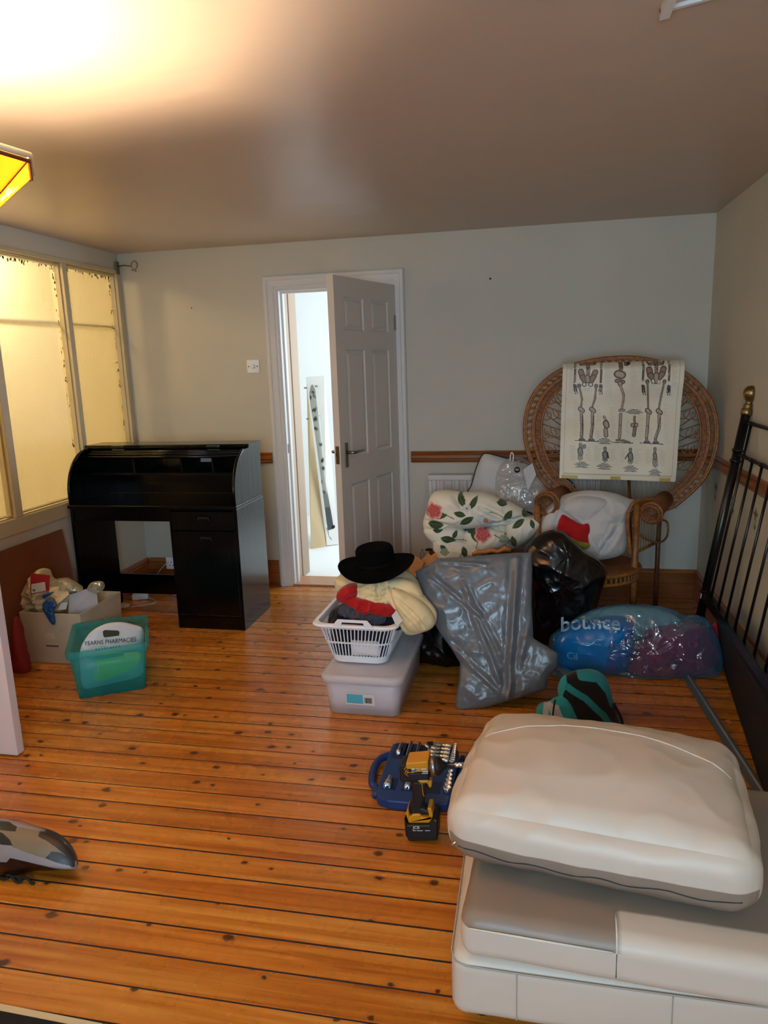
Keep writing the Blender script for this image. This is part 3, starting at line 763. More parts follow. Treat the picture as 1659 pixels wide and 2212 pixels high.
puff('plastic_wrapper', pf, M_FILM_C, label='clear plastic wrapper folded over the right rim of the cardboard box', cat='wrapper')
M_BLUEBAG = mat('blue_plastic', '1f4f86', .35, bump=(20, .6, .01))
pf = Puff([(92, 1305), (100, 1296), (112, 1296), (122, 1306), (116, 1322), (119, 1346), (112, 1348), (100, 1330), (94, 1318)], 3.115, 0, .012, .008, wr=(.01, 22), seed=6, floor=.2)
puff('blue_bag', pf, M_BLUEBAG, label='blue plastic bag hanging over the front edge of the cardboard box', cat='bag')
pf = Puff([(92, 1285), (105, 1281), (117, 1278), (108, 1286), (95, 1293)], 3.125, 0, .008, .006, wr=(.004, 22), seed=7)
puff('blue_scrap', pf, M_BLUEBAG, label='small blue plastic corner poking out higher in the cardboard box', cat='bag')
def sheet(c4, th, m, name, **k):
    P4 = [Vector(p) for p in c4]; nn = (P4[1]-P4[0]).cross(P4[3]-P4[0]).normalized()*th/2
    return mk(name, hexa([p-nn for p in P4], [p+nn for p in P4]), m, **k)
M_RED = mat('red_card', 'a3201f', .6); M_PAPER = mat('white_paper', 'd8d3ca', .7)
en = thing('red_envelope', 'red card envelope with a white label sticking up from the box', 'envelope', at(85, 1270, 3.30))
sheet([at(66, 1238, 3.17), at(108, 1243, 3.18), at(106, 1276, 3.17), at(66, 1284, 3.16)], .004, M_RED, 'card', parent=en)
sheet([at(68, 1262, 3.158), at(97, 1257, 3.162), at(99, 1276, 3.16), at(68, 1282, 3.154)], .003, M_PAPER, 'address_label', parent=en)
mk('lettering', join(*[(lambda a: hexa([a[0], a[1], a[2], a[3]], [p-Vector((0, .0008, 0)) for p in a]))([at(71+q*3.2, 1279-2, 3.150), at(72.8+q*3.2, 1279-2, 3.150), at(72.6+q*3.2, 1273, 3.151), at(71+q*3.2, 1273, 3.151)]) for q in range(2)]), M_DARK, en)
np_ = thing('notepad', 'white spiral notepad standing in the right side of the cardboard box', 'notepad', at(180, 1320, 3.2))
sheet([at(150, 1281, 3.26), at(208, 1268, 3.33), at(214, 1325, 3.33), at(147, 1330, 3.24)], .008, mat('notepad_paper', 'bdb9ba', .7), 'cover', parent=np_)
for q in range(8):
    c0 = at(151+q*1.9, 1281-q*.45, 3.255+q*.002); mk('binding_ring', tube([c0+Vector((0, .006*math.cos(t), .006*math.sin(t))) for t in [i*.785 for i in range(8)]], .0012, 5, True), M_DARK, np_)
sheet([at(118, 1292, 3.2), at(146, 1276, 3.24), at(150, 1284, 3.22), at(124, 1306, 3.17)], .004, mat('cream_envelope', 'd6c3a0', .7), 'envelope', label='crumpled cream envelope lying across the box beside the notepad', cat='envelope')
sheet([at(125, 1318, 3.18), at(132, 1302, 3.2), at(147, 1300, 3.22), at(143, 1316, 3.2)], .004, M_PAPER, 'folded_paper', label='folded white paper wedged beside the notepad in the cardboard box', cat='paper')
pf = Puff([(30, 1345), (38, 1340), (55, 1420), (62, 1448), (58, 1462), (40, 1468), (28, 1440)], 3.02, 0, .03, .05, wr=(.01, 10), seed=8)
puff('red_bag', pf, mat('dark_red_fabric', '8a1f1c', .6), label='dark red bag standing between the near door and the cardboard box', cat='bag')
pf = Puff([(56, 1446), (62, 1440), (68, 1446), (67, 1454), (58, 1454)], 3.06, 0, .015, .015, wr=(.004, 22), seed=8)
puff('grey_scrap', pf, mat('grey_fluff', '57504c', .9), label='small grey scrap on the floor beside the dark red bag', cat='scrap')

# green crate
M_GREEN = bpy.data.materials.new('translucent_green_plastic'); M_GREEN.use_nodes = True
nt = M_GREEN.node_tree; b = nt.nodes['Principled BSDF']; b.inputs['Base Color'].default_value = lin('5cc4c4')+(1,); b.inputs['Roughness'].default_value = .28
tp = nt.nodes.new('ShaderNodeBsdfTransparent'); tp.inputs[0].default_value = (.60, .93, .98, 1)
tl = nt.nodes.new('ShaderNodeBsdfTranslucent'); tl.inputs[0].default_value = lin('72d8d4')+(1,)
m1 = nt.nodes.new('ShaderNodeMixShader'); m1.inputs[0].default_value = .5; m2 = nt.nodes.new('ShaderNodeMixShader'); m2.inputs[0].default_value = .33
nt.links.new(b.outputs[0], m1.inputs[1]); nt.links.new(tl.outputs[0], m1.inputs[2]); nt.links.new(tp.outputs[0], m2.inputs[1]); nt.links.new(m1.outputs[0], m2.inputs[2]); nt.links.new(m2.outputs[0], nt.nodes['Material Output'].inputs[0])
ca = math.atan2(.148, .261)
cfl = Vector((-2.053, 2.772, 0)); ux = Vector((math.cos(ca), math.sin(ca), 0)); uy = Vector((-math.sin(ca), math.cos(ca), 0))
def crate_pt(a, b_, z): return cfl+ux*a+uy*b_+Vector((0, 0, z))
crate = thing('storage_crate', 'translucent green plastic crate standing on the floor before the desk', 'crate', crate_pt(.15, .19, 0))
CWd, CDp, CHt, FLR = .30, .37, .238, .020
def rrect(a0, a1, b0, b1, r, z, n=4):
    out = []
    for cx, cy_, s in ((a1-r, b0+r, -90), (a1-r, b1-r, 0), (a0+r, b1-r, 90), (a0+r, b0+r, 180)):
        for k in range(n+1):
            t = R(s+90*k/n); out.append((cx+r*math.cos(t), cy_+r*math.sin(t), z))
    return out
def loft(rings, cap0=True, cap1=False, close=False):
    V = [Vector(p) for r_ in rings for p in r_]; n = len(rings[0]); Fc = []
    for i in range(len(rings)-1+(1 if close else 0)):
        j = (i+1) % len(rings)
        for k in range(n): Fc.append((i*n+k, i*n+(k+1) % n, j*n+(k+1) % n, j*n+k))
    if cap0: Fc.append(tuple(range(n-1, -1, -1)))
    if cap1: Fc.append(tuple((len(rings)-1)*n+k for k in range(n)))
    return V, Fc
def tub(Wd, Dp, Ht, fl_, t, r, lip, P, z0=.002, inner=True):
    def rr(o, z, e=0): return [P(*q) for q in rrect(-o+e, Wd+o-e, -o+e, Dp+o-e, r, z)]
    outer = [rr(0, z0), rr(fl_*.5, Ht*.5), rr(fl_, Ht-lip)]
    inn = [rr(fl_, Ht-lip, t), rr(fl_*.5, Ht*.5, t), rr(0, z0+t, t)]
    V, Fc = loft(outer+inn, True, True)
    return V, Fc
mk('crate_body', tub(CWd, CDp, CHt, FLR, .003, .022, .03, crate_pt), M_GREEN, crate, smooth=True)
def rr2(e, z): return [crate_pt(*q) for q in rrect(-FLR-e, CWd+FLR+e, -FLR-e, CDp+FLR+e, .024, z)]
mk('rim', loft([rr2(0, CHt-.03), rr2(.010, CHt-.03), rr2(.014, CHt), rr2(.002, CHt+.003), rr2(-.003, CHt-.004)], False, False, True), M_GREEN, crate, smooth=True)
for yy in (-FLR-.012, CDp+FLR+.002):
    gr = []
    for k in range(9):
        x = CWd/2-.05+k*.0125
        gr.append(([crate_pt(x+dx_, yy+dy_, CHt+dz_) for dz_ in (0, .007) for dy_ in (0, .010) for dx_ in (0, .006)], box(0, 1, 0, 1, 0, 1)[1]))
    mk('grip_ridges', join(*gr), M_GREEN, crate)
for y_ in (-FLR-.010, CDp+FLR+.006): mk('rim_tab', ([crate_pt(x, yy, z) for z in (CHt-.045, CHt-.03) for yy in (y_, y_+.004) for x in (CWd*.5-.07, CWd*.5+.07)], box(0, 1, 0, 1, 0, 1)[1]), M_GREEN, crate)
# white carrier bag inside
M_CARR = mat('white_carrier_plastic', 'd7d7da', .4, bump=(7, .7, .02, 'RIDGED_MULTIFRACTAL'))
yc = 2.985
cb = thing('carrier_bag', 'white pharmacy carrier bag slumped inside the green crate', 'bag', at(240, 1480, yc))
hole = (222, 248, 1361, 1376)
pf = Puff([(175, 1402), (185, 1380), (200, 1362), (225, 1349), (255, 1346), (280, 1351), (303, 1362), (306, 1400), (304, 1450), (300, 1475), (255, 1488), (200, 1490), (180, 1480), (174, 1440)], 2.985, .0, .045, .10, shear=(.567, -1.95), wr=(.010, 6), seed=11, fine=(.002, 30), floor=.012, m=50)
vb = [(p, q) for p, q in zip(pf.g[0], pf.px)]
puff('bag_body', pf, M_CARR, cb)
bv = BVHTree.FromPolygons(pf.g[0], pf.g[1])
def drape(g2, M4, bvh, off=.0015):      # lay flat shapes on a surface seen from the camera side
    out = []
    for p in g2[0]:
        w = M4(p); d = (w-CAMP).normalized(); h = bvh.ray_cast(CAMP, d)
        out.append((h[0]-d*off) if h[0] is not None else w)
    return out, g2[1]
def subdiv_text(s, width_px, cx, cy_, y, slope=0., bold=True, curve=0., taper=0.):
    g = text(s, 1, bold); xs = [p.x for p in g[0]]; w = max(xs)-min(xs); mx_ = (max(xs)+min(xs))/2; sc = width_px/w
    def M4(p):
        u = (p.x-mx_)*sc; v = p.y*sc*(1+taper*u)
        return at(cx+u, cy_-v+slope*u+curve*u*u, y)
    return g, M4
g, M4 = subdiv_text('YEARNS PHARMACIES', 112, 238, 1390, 2.93, -.085, False)
g = ([Vector((p.x, p.y*1.15, 0)) for p in g[0]], g[1])
mk('printed_name', drape(g, M4, bv, .004), M_DARK, cb)
hx = [(222, 1364), (226, 1361), (254, 1362), (258, 1365), (257, 1373), (226, 1377), (223, 1373)]
mk('handle_slot', drape(([Vector((a, b_, 0)) for a, b_ in hx], [tuple(range(7))]), lambda p: at(p.x, p.y, 2.93), bv, .006), mat('dark_slot', '3a3c28', .8), cb)
pf = Puff([(205, 1425), (225, 1412), (262, 1408), (303, 1412), (298, 1432), (280, 1448), (240, 1466), (205, 1470), (212, 1445)], 2.895, .0, .010, .010, shear=(.567, -1.92), wr=(.008, 14), seed=12, floor=.012)
puff('yellow_duster', pf, cloth('yellow_cloth', 'f2ee5a', 'd8d860'), label='yellow cloth pressed against the front inside the green crate', cat='cloth')

# ------------------------------------------------------------------ storage box, laundry basket and its heap
M_TRANS = bpy.data.materials.new('milky_plastic'); M_TRANS.use_nodes = True
nt = M_TRANS.node_tree; b = nt.nodes['Principled BSDF']; b.inputs['Base Color'].default_value = lin('faf8fa')+(1,); b.inputs['Roughness'].default_value = .3
tp = nt.nodes.new('ShaderNodeBsdfTransparent'); m2 = nt.nodes.new('ShaderNodeMixShader'); m2.inputs[0].default_value = .5
tl = nt.nodes.new('ShaderNodeBsdfTranslucent'); tl.inputs[0].default_value = lin('e8e4ee')+(1,); m1 = nt.nodes.new('ShaderNodeMixShader'); m1.inputs[0].default_value = .35
nt.links.new(b.outputs[0], m1.inputs[1]); nt.links.new(tl.outputs[0], m1.inputs[2]); nt.links.new(tp.outputs[0], m2.inputs[1]); nt.links.new(m1.outputs[0], m2.inputs[2]); nt.links.new(m2.outputs[0], nt.nodes['Material Output'].inputs[0])
sfl = Vector((-.858, 2.80, 0)); sa = math.atan2(-.006, .315)
def sp_(a, b_, z):                      # sheared a little to the left as it goes back? no: plain rotation
    return sfl+Vector((a*math.cos(sa)-b_*math.sin(sa), a*math.sin(sa)+b_*math.cos(sa), z))
SW, SD, SH = .315, .56, .175
sbx = thing('underbed_box', 'clear plastic storage box with a lid standing under the laundry basket', 'box', sp_(SW/2, SD/2, 0))
mk('box_body', tub(SW, SD, SH, .012, .003, .04, .0, sp_, .004), M_TRANS, sbx, smooth=True)
def lr(e, z, r=.045): return [sp_(*q) for q in rrect(-.012-e, SW+.012+e, -.012-e, SD+.012+e, r, z)]
mk('lid', loft([lr(.009, SH-.025), lr(.013, SH-.004), lr(.010, SH+.006), lr(-.004, SH+.010), lr(-.022, SH+.004), lr(-.035, SH+.004)], False, True), M_TRANS, sbx, smooth=True, solid=.002)
for q_ in [loft([[sp_(*q) for q in rrect(a, a+.06, b_, b_+.06, .02, z)] for z in (.001, .008)], True, True) for a in (.01, SW-.07) for b_ in (.01, SD-.07)]: mk('box_foot', q_, M_TRANS, sbx)
M_TOWEL = cloth('folded_white_towels', 'f0eff4', 'e6e6ee')
cc = sp_(SW/2, SD/2, 0)
mk('folded_towels', sb(SW/2-.012, SD/2-.02, .066, .03, (cc.x, cc.y, .075), sa, 0, 20, (.008, 9), 3), M_TOWEL, smooth=True, label='white folded linen filling the clear storage box', cat='linen')
y_ = 2.80
# label on the end of the box, blue edge of cloth seen through it
def onfront(a, z): return sp_(a, -.0005-.012*(z/SH)-.0012, z)
def fpatch(a0, a1, z0, z1, off=0): return ([onfront(a, z)+Vector((0, -off, 0)) for a, z in ((a0, z0), (a1, z0), (a1, z1), (a0, z1))], [(0, 1, 2, 3)])
lb = mk('product_sticker', fpatch(.088, .215, .052, .104), M_PAPER, sbx)
mk('blue_print', fpatch(.091, .163, .058, .101, .0006), mat('sticker_blue', '4fb0c6', .5), lb)
mk('barcode', join(*[fpatch(.170+k*.0042, .1722+k*.0042+(k % 3)*.0006, .062, .088, .0006) for k in range(8)]), M_DARK, lb)
ba_ = [(0.03, .163), (.06, .150), (.10, .160), (.14, .152), (.20, .150), (.26, .158)]
V = []; Fc = []
for k, (a, z) in enumerate(ba_):
    V += [sp_(a, .0095, z-.014+(.006 if k in (1, 2) else 0)), sp_(a, .0095, z)]
    if k: Fc.append((2*k-2, 2*k, 2*k+1, 2*k-1))
mk('blue_hem', (V, Fc), mat('blue_hem_cloth', '7fa6d6', .7), bpy.data.objects['folded_towels'])

# basket
bz0 = SH+.0125
bc = Vector((-.735, 3.10, 0)); bang = R(-2)
BW, BD, BH = .25, .36, .205
def bp_(a, b_, z):
    a -= BW/2; b_ -= BD/2
    return Vector((bc.x+a*math.cos(bang)-b_*math.sin(bang), bc.y+a*math.sin(bang)+b_*math.cos(bang), bz0+z))
bfl_ = .055
def brr(e, z, r=.05): return [bp_(*q) for q in rrect(-e, BW+e, -e, BD+e, r, z, 5)]
bk = thing('laundry_basket', 'white slotted plastic laundry basket on top of the clear storage box', 'basket', bp_(BW/2, BD/2, 0))
def eo(z): return bfl_*z/BH
mk('basket_base', loft([brr(0, .002), brr(eo(.035), .035), brr(eo(.035)-.004, .035), brr(-.004, .006)], True, True), M_WPLAS, bk, smooth=False)
def band(z0, z1, t=.004, out=0): return loft([brr(eo(z0)+out, z0), brr(eo(z1)+out, z1), brr(eo(z1)+out-t, z1), brr(eo(z0)+out-t, z0)], False, False, True)
mk('middle_band', band(.098, .106, .004, .001), M_WPLAS, bk)
rim_g = [band(.172, .192, .004, .0), loft([brr(eo(.19), .186), brr(eo(.19)+.016, .184), brr(eo(.19)+.020, .190), brr(eo(.19)+.014, .198), brr(eo(.19)-.003, .198)], False, False, True)]
mk('basket_rim', join(*rim_g), M_WPLAS, bk, smooth=False, bevel=.001)
# bars
def perim(n, z, e):
    L_ = resample([tuple(p) for p in brr(e, z)], n); return [Vector(p) for p in L_]
nb = 88
lo, hi = perim(nb, .034, eo(.034)-.002), perim(nb, .174, eo(.174)-.002)
for k in range(nb):
    mk('slat', tube([lo[k], hi[k]], .0028, 6), M_WPLAS, bk)
# raised handle at the front with an opening
def fp(a, z, o=0): return bp_(a, -eo(min(z, .2))-o-.018, z)
hcl = [(BW/2-.085, .188), (BW/2-.062, .222), (BW/2+.062, .222), (BW/2+.085, .188)]
hbar = [fp(BW/2-.092, .190), fp(BW/2-.066, .220), fp(BW/2-.05, .2235), fp(BW/2+.05, .2235), fp(BW/2+.066, .220), fp(BW/2+.092, .190)]
hg = []
for o_ in (.0,):
    pts = [(BW/2-.098, .188), (BW/2-.066, .226), (BW/2+.066, .226), (BW/2+.098, .188)]
    inn = [(BW/2-.052, .192), (BW/2-.048, .213), (BW/2+.048, .213), (BW/2+.052, .192)]
    V = [fp(a, z) for a, z in pts]+[fp(a, z) for a, z in inn]+[fp(a, z, -.006) for a, z in pts]+[fp(a, z, -.006) for a, z in inn]
    Fc = [(0, 1, 5, 4), (1, 2, 6, 5), (2, 3, 7, 6), (8, 12, 13, 9), (9, 13, 14, 10), (10, 14, 15, 11), (0, 8, 9, 1), (1, 9, 10, 2), (2, 10, 11, 3), (4, 5, 13, 12), (5, 6, 14, 13), (6, 7, 15, 14), (0, 4, 12, 8), (3, 11, 15, 7)]
mk('front_handle', (V, Fc), M_WPLAS, bk, bevel=.002)
# clothes
M_BCL = cloth('black_cloth', '14141a', '1c1c26')
yb = bc.y
bcen = bp_(BW/2, BD/2, 0)
mk('dark_clothes', sb(BW/2+.012, BD/2+.008, .10, .06, (bcen.x, bcen.y, bz0+.112), bang, .02, 24, (.012, 10), 5), M_BCL, smooth=True, label='black folded clothing filling the white laundry basket', cat='clothing')
mk('white_bundle', sb(.065, .02, .035, .018, (bcen.x+.03, bcen.y-BD/2-.004, bz0+.075), bang, 0, 12, (.008, 20), 6), cloth('white_cotton', 'd8d8dc'), smooth=True, label='white cloth bundle seen through the lower slots of the laundry basket', cat='clothing')
YH = 3.06
pf = Puff([(712, 1350), (712, 1325), (730, 1312), (775, 1318), (830, 1325), (880, 1335), (872, 1356), (840, 1360), (790, 1352), (740, 1352)], 2.99, 0, .06, .16, wr=(.02, 12), seed=21)
puff('black_jumper', pf, M_BCL, label='black jumper lying across the top of the laundry basket', cat='clothing')
M_GREY = cloth('grey_denim', '4a4d58', '3a3c46')
pf = Puff([(731, 1318), (745, 1308), (770, 1315), (800, 1325), (830, 1330), (832, 1342), (815, 1350), (790, 1344), (765, 1340), (745, 1332), (733, 1328)], 2.925, 0, .022, .06, wr=(.03, 22), seed=22, fine=(.008, 60))
puff('grey_garment', pf, M_GREY, label='crumpled grey garment under the red cloth on the laundry basket', cat='clothing')
M_REDC = cloth('red_fleece', 'b81a1c', 'a01416')
pf = Puff([(727, 1292), (730, 1278), (745, 1266), (768, 1264), (775, 1280), (762, 1300), (745, 1302), (733, 1300)], 2.965, 0, .045, .07, wr=(.018, 20), seed=23, fold=lambda a, b_: -.012*math.exp(-((b_-1286+.25*(a-750))/3.5)**2))
a1 = pf.g
c1 = pf
pf2 = Puff([(746, 1302), (760, 1290), (790, 1296), (830, 1304), (855, 1312), (850, 1330), (820, 1328), (800, 1322), (785, 1328), (772, 1332), (760, 1326), (762, 1312)], 2.945, 0, .035, .09, wr=(.025, 18), seed=24)
mk('red_clothing', join(pf.g, pf2.g), M_REDC, smooth=True, label='bright red fleece folded between the yellow sheet and black clothes', cat='clothing')
M_YEL = cloth('pale_yellow_sheet', 'f4e0ae', 'ecd6a2')
def yf(a, b_): return .007*math.sin((a*.55+b_*.9)*.085+2*noise.noise(Vector((a*.02, b_*.02, 0))))
ya = Puff([(756, 1286), (758, 1265), (775, 1258), (772, 1245), (790, 1240), (812, 1246), (838, 1252), (836, 1265), (860, 1262), (885, 1270), (910, 1285), (935, 1310), (944, 1330), (935, 1355), (905, 1368), (880, 1370), (868, 1350), (850, 1320), (840, 1308), (800, 1305), (770, 1298)], 2.945, .10, .05, .11, wr=(.018, 8), seed=25, fold=cr([(775, 1262, 800, 1250, 4, .016), (822, 1255, 824, 1290, 3.5, .020), (808, 1284, 824, 1290, 3, .016), (840, 1262, 815, 1275, 4, .014), (862, 1270, 905, 1295, 4, .014), (905, 1295, 925, 1345, 4, .012), (843, 1300, 880, 1345, 3.5, .014), (880, 1345, 900, 1362, 4, .016), (770, 1290, 812, 1300, 3, .010)], yf), centre=(850, 1290), m=60, n=240, fine=(.005, 40))
yb2 = Puff([(724, 1262), (728, 1246), (760, 1240), (800, 1235), (860, 1236), (890, 1244), (905, 1262), (910, 1280), (890, 1286), (850, 1278), (800, 1280), (750, 1275), (732, 1278)], 3.10, 0, .10, .10, wr=(.025, 11), seed=26)
yl1 = Puff([(757, 1290), (759, 1272), (778, 1260), (812, 1258), (831, 1268), (828, 1288), (808, 1305), (778, 1302)], 2.945, .08, .036, .06, wr=(.014, 10), seed=27, fold=cr([(770, 1262, 812, 1256, 3.5, .010), (790, 1296, 815, 1275, 3, .010)]))
yl2 = Puff([(846, 1272), (878, 1280), (908, 1298), (934, 1326), (936, 1352), (905, 1366), (884, 1362), (868, 1338), (852, 1306)], 2.90, .08, .05, .08, wr=(.012, 9), seed=28, fold=cr([(862, 1290, 905, 1330, 4, .010), (905, 1330, 920, 1355, 4, .009)]))
yl3 = Puff([(836, 1256), (865, 1250), (898, 1262), (914, 1288), (900, 1292), (870, 1276), (842, 1270)], 2.96, .08, .045, .08, wr=(.014, 10), seed=29)
ya.g = join(ya.g, yl1.g, yl2.g, yl3.g)
yo = puff('yellow_sheet', ya, M_YEL, label='pale yellow sheet draped over the heap, its corner hanging over the basket', cat='bedding')
puff('yellow_bundle', yb2, cloth('cream_yellow_cloth', 'eedcac', 'ccba92'), label='pale yellow folded cloth directly under the black hat', cat='bedding')
bvy = BVHTree.FromPolygons(ya.g[0], ya.g[1])
mk('care_tag', hexa([at(846, 1330, 2.86), at(856, 1318, 2.87), at(870, 1340, 2.86), at(857, 1355, 2.85)], [p-Vector((0, .001, 0)) for p in (at(846, 1330, 2.86), at(856, 1318, 2.87), at(870, 1340, 2.86), at(857, 1355, 2.85))]), M_PAPER, yo)
# hat
M_FELT = mat('black_felt', '050506', .95, bump=(300, .3, .001), spec=.08)
hatc = Vector((-.672, 3.06, .585)); N_ = 64
hat = thing('brimmed_hat', 'black wide brimmed felt hat resting on top of the yellow sheets', 'hat', hatc)
tiltm = Matrix.Rotation(R(-5), 3, 'Y') @ Matrix.Rotation(R(10), 3, 'X')
def hat_ring(r, z, droop=0, ex=1.08):
    out = []
    for k in range(N_):
        a = 2*math.pi*k/N_
        zz = z+droop*(abs(math.cos(a))**2.2)-.4*droop*(math.sin(a)**2)
        out.append(hatc+tiltm @ Vector((r*ex*math.cos(a), r*.92*math.sin(a), zz)))
    return out
brim = loft([hat_ring(.080, .030, 0), hat_ring(.10, .012, .004), hat_ring(.13, .008, .014), hat_ring(.158, .010, .022), hat_ring(.162, .012, .024), hat_ring(.158, .005, .022), hat_ring(.13, .002, .014), hat_ring(.098, .004, .004), hat_ring(.076, .02, 0)], False, False, True)
mk('brim', brim, M_FELT, hat, smooth=True)
crown = loft([hat_ring(.082, .018), hat_ring(.081, .06), hat_ring(.079, .094), hat_ring(.074, .104), hat_ring(.060, .106), hat_ring(.03, .104), hat_ring(.002, .103)], False, True)
mk('crown', crown, M_FELT, hat, smooth=True)
mk('hat_band', loft([hat_ring(.0835, .020), hat_ring(.083, .046), hat_ring(.0815, .046), hat_ring(.081, .02)], False, False, True), mat('black_ribbon', '060607', .8, spec=.1), hat, smooth=True)

# ------------------------------------------------------------------ bin bags
M_BIN_GREY = bagplastic('grey_polythene', '666c72', .28, (20, 20, 9), .32, .009)
M_BIN_BLK = bagplastic('black_bin_liner', '050507', .2, (5, 5, 3), .3, .015)
def creases(a, b_):
    s = 0
    for (x0, y0_, x1, y1_, w, d_) in ((1118, 1210, 1098, 1512, 7, .022), (1098, 1512, 1010, 1290, 6, .010), (1100, 1512, 975, 1395, 6, .010), (1098, 1512, 1150, 1330, 7, .009), (960, 1215, 1050, 1222, 4, .008), (930, 1240, 1040, 1330, 5, .007), (1000, 1260, 1075, 1400, 5, .008)):
        dx_, dy_ = x1-x0, y1_-y0_; L2 = dx_*dx_+dy_*dy_
        t = max(0, min(1, ((a-x0)*dx_+(b_-y0_)*dy_)/L2)); d = math.hypot(a-x0-t*dx_, b_-y0_-t*dy_)
        s += d_*math.exp(-(d/w)**2)-d_*.5*math.exp(-((d-w*1.8)/w)**2)
    return s*.62
gb = Puff([(898, 1234), (925, 1222), (948, 1206), (1000, 1204), (1060, 1199), (1112, 1195), (1148, 1194), (1150, 1230), (1149, 1300), (1152, 1378), (1185, 1398), (1206, 1412), (1204, 1440), (1184, 1462), (1180, 1488), (1140, 1502), (1098, 1514), (1045, 1530), (986, 1537), (984, 1510), (992, 1470), (994, 1432), (975, 1400), (952, 1370), (930, 1330), (912, 1285)],
          2.95, .40, .06, .15, p=4.0, wr=(.016, 5), seed=31, fold=creases, centre=(1075, 1370), n=260, m=80, fine=(.004, 18), smooth=False)
puff('grey_bin_bag', gb, M_BIN_GREY, label='large grey plastic sack standing in the middle of the pile', cat='bag')
def rad_crease(cx, cy_, n=11, amp=.012, R0=120):
    def f(a, b_):
        dx_, dy_ = a-cx, b_-cy_; r_ = math.hypot(dx_, dy_); th = math.atan2(dy_, dx_)
        return amp*math.exp(-r_/R0)*math.sin(n*th+2*math.sin(3*th))
    return f
bb = thing('black_bin_bag', 'shiny black bin bag slumped against the front of the wicker chair', 'bag', (.20, 3.62, 0))
pf = Puff([(1130, 1200), (1150, 1165), (1185, 1146), (1215, 1148), (1235, 1165), (1262, 1190), (1295, 1212), (1310, 1235), (1300, 1275), (1285, 1320), (1262, 1355), (1225, 1385), (1180, 1392), (1150, 1380), (1140, 1330), (1142, 1260)], 3.62, -.02, .13, .12, p=2.0, wr=(.022, 5), seed=32, fold=rad_crease(1225, 1190, 7, .004, 40), m=60, n=220, fine=(.003, 20))
puff('bag_body', pf, M_BIN_BLK, bb)
pf = Puff([(868, 1330), (890, 1290), (930, 1275), (975, 1300), (1000, 1360), (1005, 1420), (990, 1448), (940, 1442), (905, 1430), (880, 1400)], 3.42, 0, .10, .14, wr=(.03, 7), seed=33)
puff('black_sack', pf, M_BIN_BLK, label='black bin bag in shadow between the storage box and the grey sack', cat='bag')

# clear blue bag with contents
bl = thing('blue_clear_bag', 'big translucent blue plastic bag lying before the wicker chair', 'bag', (.50, 3.42, 0))
OUT = [(1186, 1385), (1200, 1366), (1235, 1342), (1270, 1322), (1330, 1308), (1400, 1308), (1455, 1318), (1480, 1330), (1515, 1332), (1535, 1345), (1552, 1380), (1562, 1425), (1550, 1455), (1500, 1470), (1440, 1486), (1390, 1492), (1330, 1484), (1270, 1470), (1215, 1458), (1196, 1430)]
M_BLUEFILM = film('blue_film', '74c4ea', .09, .12, (16, 1.0, .03), 'd6eaf6', .5)
pf = Puff(OUT, 3.44, .10, .135, .16, p=2.1, wr=(.03, 7), seed=41, m=60, n=240, fine=(.010, 24))
puff('bag_film', pf, M_BLUEFILM, bl)
pf = Puff([(1188, 1452), (1200, 1438), (1228, 1448), (1260, 1462), (1240, 1468), (1205, 1464)], 3.30, 0, .03, .04, wr=(.02, 18), seed=42)
puff('loose_corner', pf, M_BLUEFILM, bl)
M_PACK = mat('blue_printed_film', '1176c0', .2, bump=(12, .6, .015, 'RIDGED_MULTIFRACTAL'), spec=.6)
pk = thing('blue_pack', 'blue plastic pack with white lettering inside the clear blue bag', 'package', (.27, 3.40, .02))
pf = Puff([(1192, 1390), (1215, 1360), (1260, 1342), (1320, 1332), (1362, 1338), (1368, 1370), (1362, 1420), (1345, 1452), (1290, 1458), (1230, 1452), (1200, 1432)], 3.42, .10, .115, .10, p=2.3, wr=(.012, 7), seed=43, floor=.01,
          color=None, m=50)
puff('pack_body', pf, M_PACK, pk)
bvp = BVHTree.FromPolygons(pf.g[0], pf.g[1])
g, M4 = subdiv_text('bounce', 128, 1276, 1358, 3.38, -.02, True, .0012)
mk('printed_name', drape(g, M4, bvp, .007), mat('pale_print', 'bcd8ea', .4), pk)
for q, (s_, w_, cx, cy_) in enumerate((('NATURAL FILLING', 62, 1268, 1393), ('SECOND LINE', 50, 1278, 1403), ('SOFT', 22, 1236, 1424))):
    if q == 1: continue
    g, M4 = subdiv_text(s_ if q == 0 else 'Cil', w_, cx, cy_, 3.38, .1, False)
    if q == 0:
        g = join(*[([Vector((a, b_, 0)) for a, b_ in ((x, 0), (x+.5, 0), (x+.5, .6), (x, .6))], [(0, 1, 2, 3)]) for x in [k*.8 for k in range(12)]])
        def M4(p): return at(1238+p.x*6.4, 1388-p.y*4+p.x*.7, 3.38)
    mk('small_print', drape(g, M4, bvp, .003), mat('faint_print_%d' % q, '6fb2de', .4), pk)
M_MAR = cloth('maroon_blanket', 'b02a4c', '8f2340')
pf = Puff([(1332, 1478), (1345, 1440), (1370, 1400), (1400, 1362), (1440, 1352), (1480, 1350), (1520, 1352), (1545, 1390), (1552, 1432), (1500, 1455), (1440, 1476), (1380, 1486)], 3.44, .10, .105, .10, p=2.2, wr=(.02, 7), seed=44, floor=.01)
puff('maroon_blanket', pf, M_MAR, label='maroon blanket inside the right half of the clear blue bag', cat='bedding')
pf = Puff([(1235, 1345), (1290, 1316), (1360, 1312), (1430, 1318), (1470, 1340), (1440, 1356), (1400, 1368), (1370, 1380), (1330, 1350)], 3.52, 0, .05, .08, p=2.2, wr=(.02, 9), seed=45)
puff('pale_cushion', pf, cloth('pale_green_cloth', '9fb5ac', '8fa8a4'), label='pale cloth showing through the top of the clear blue bag', cat='bedding')
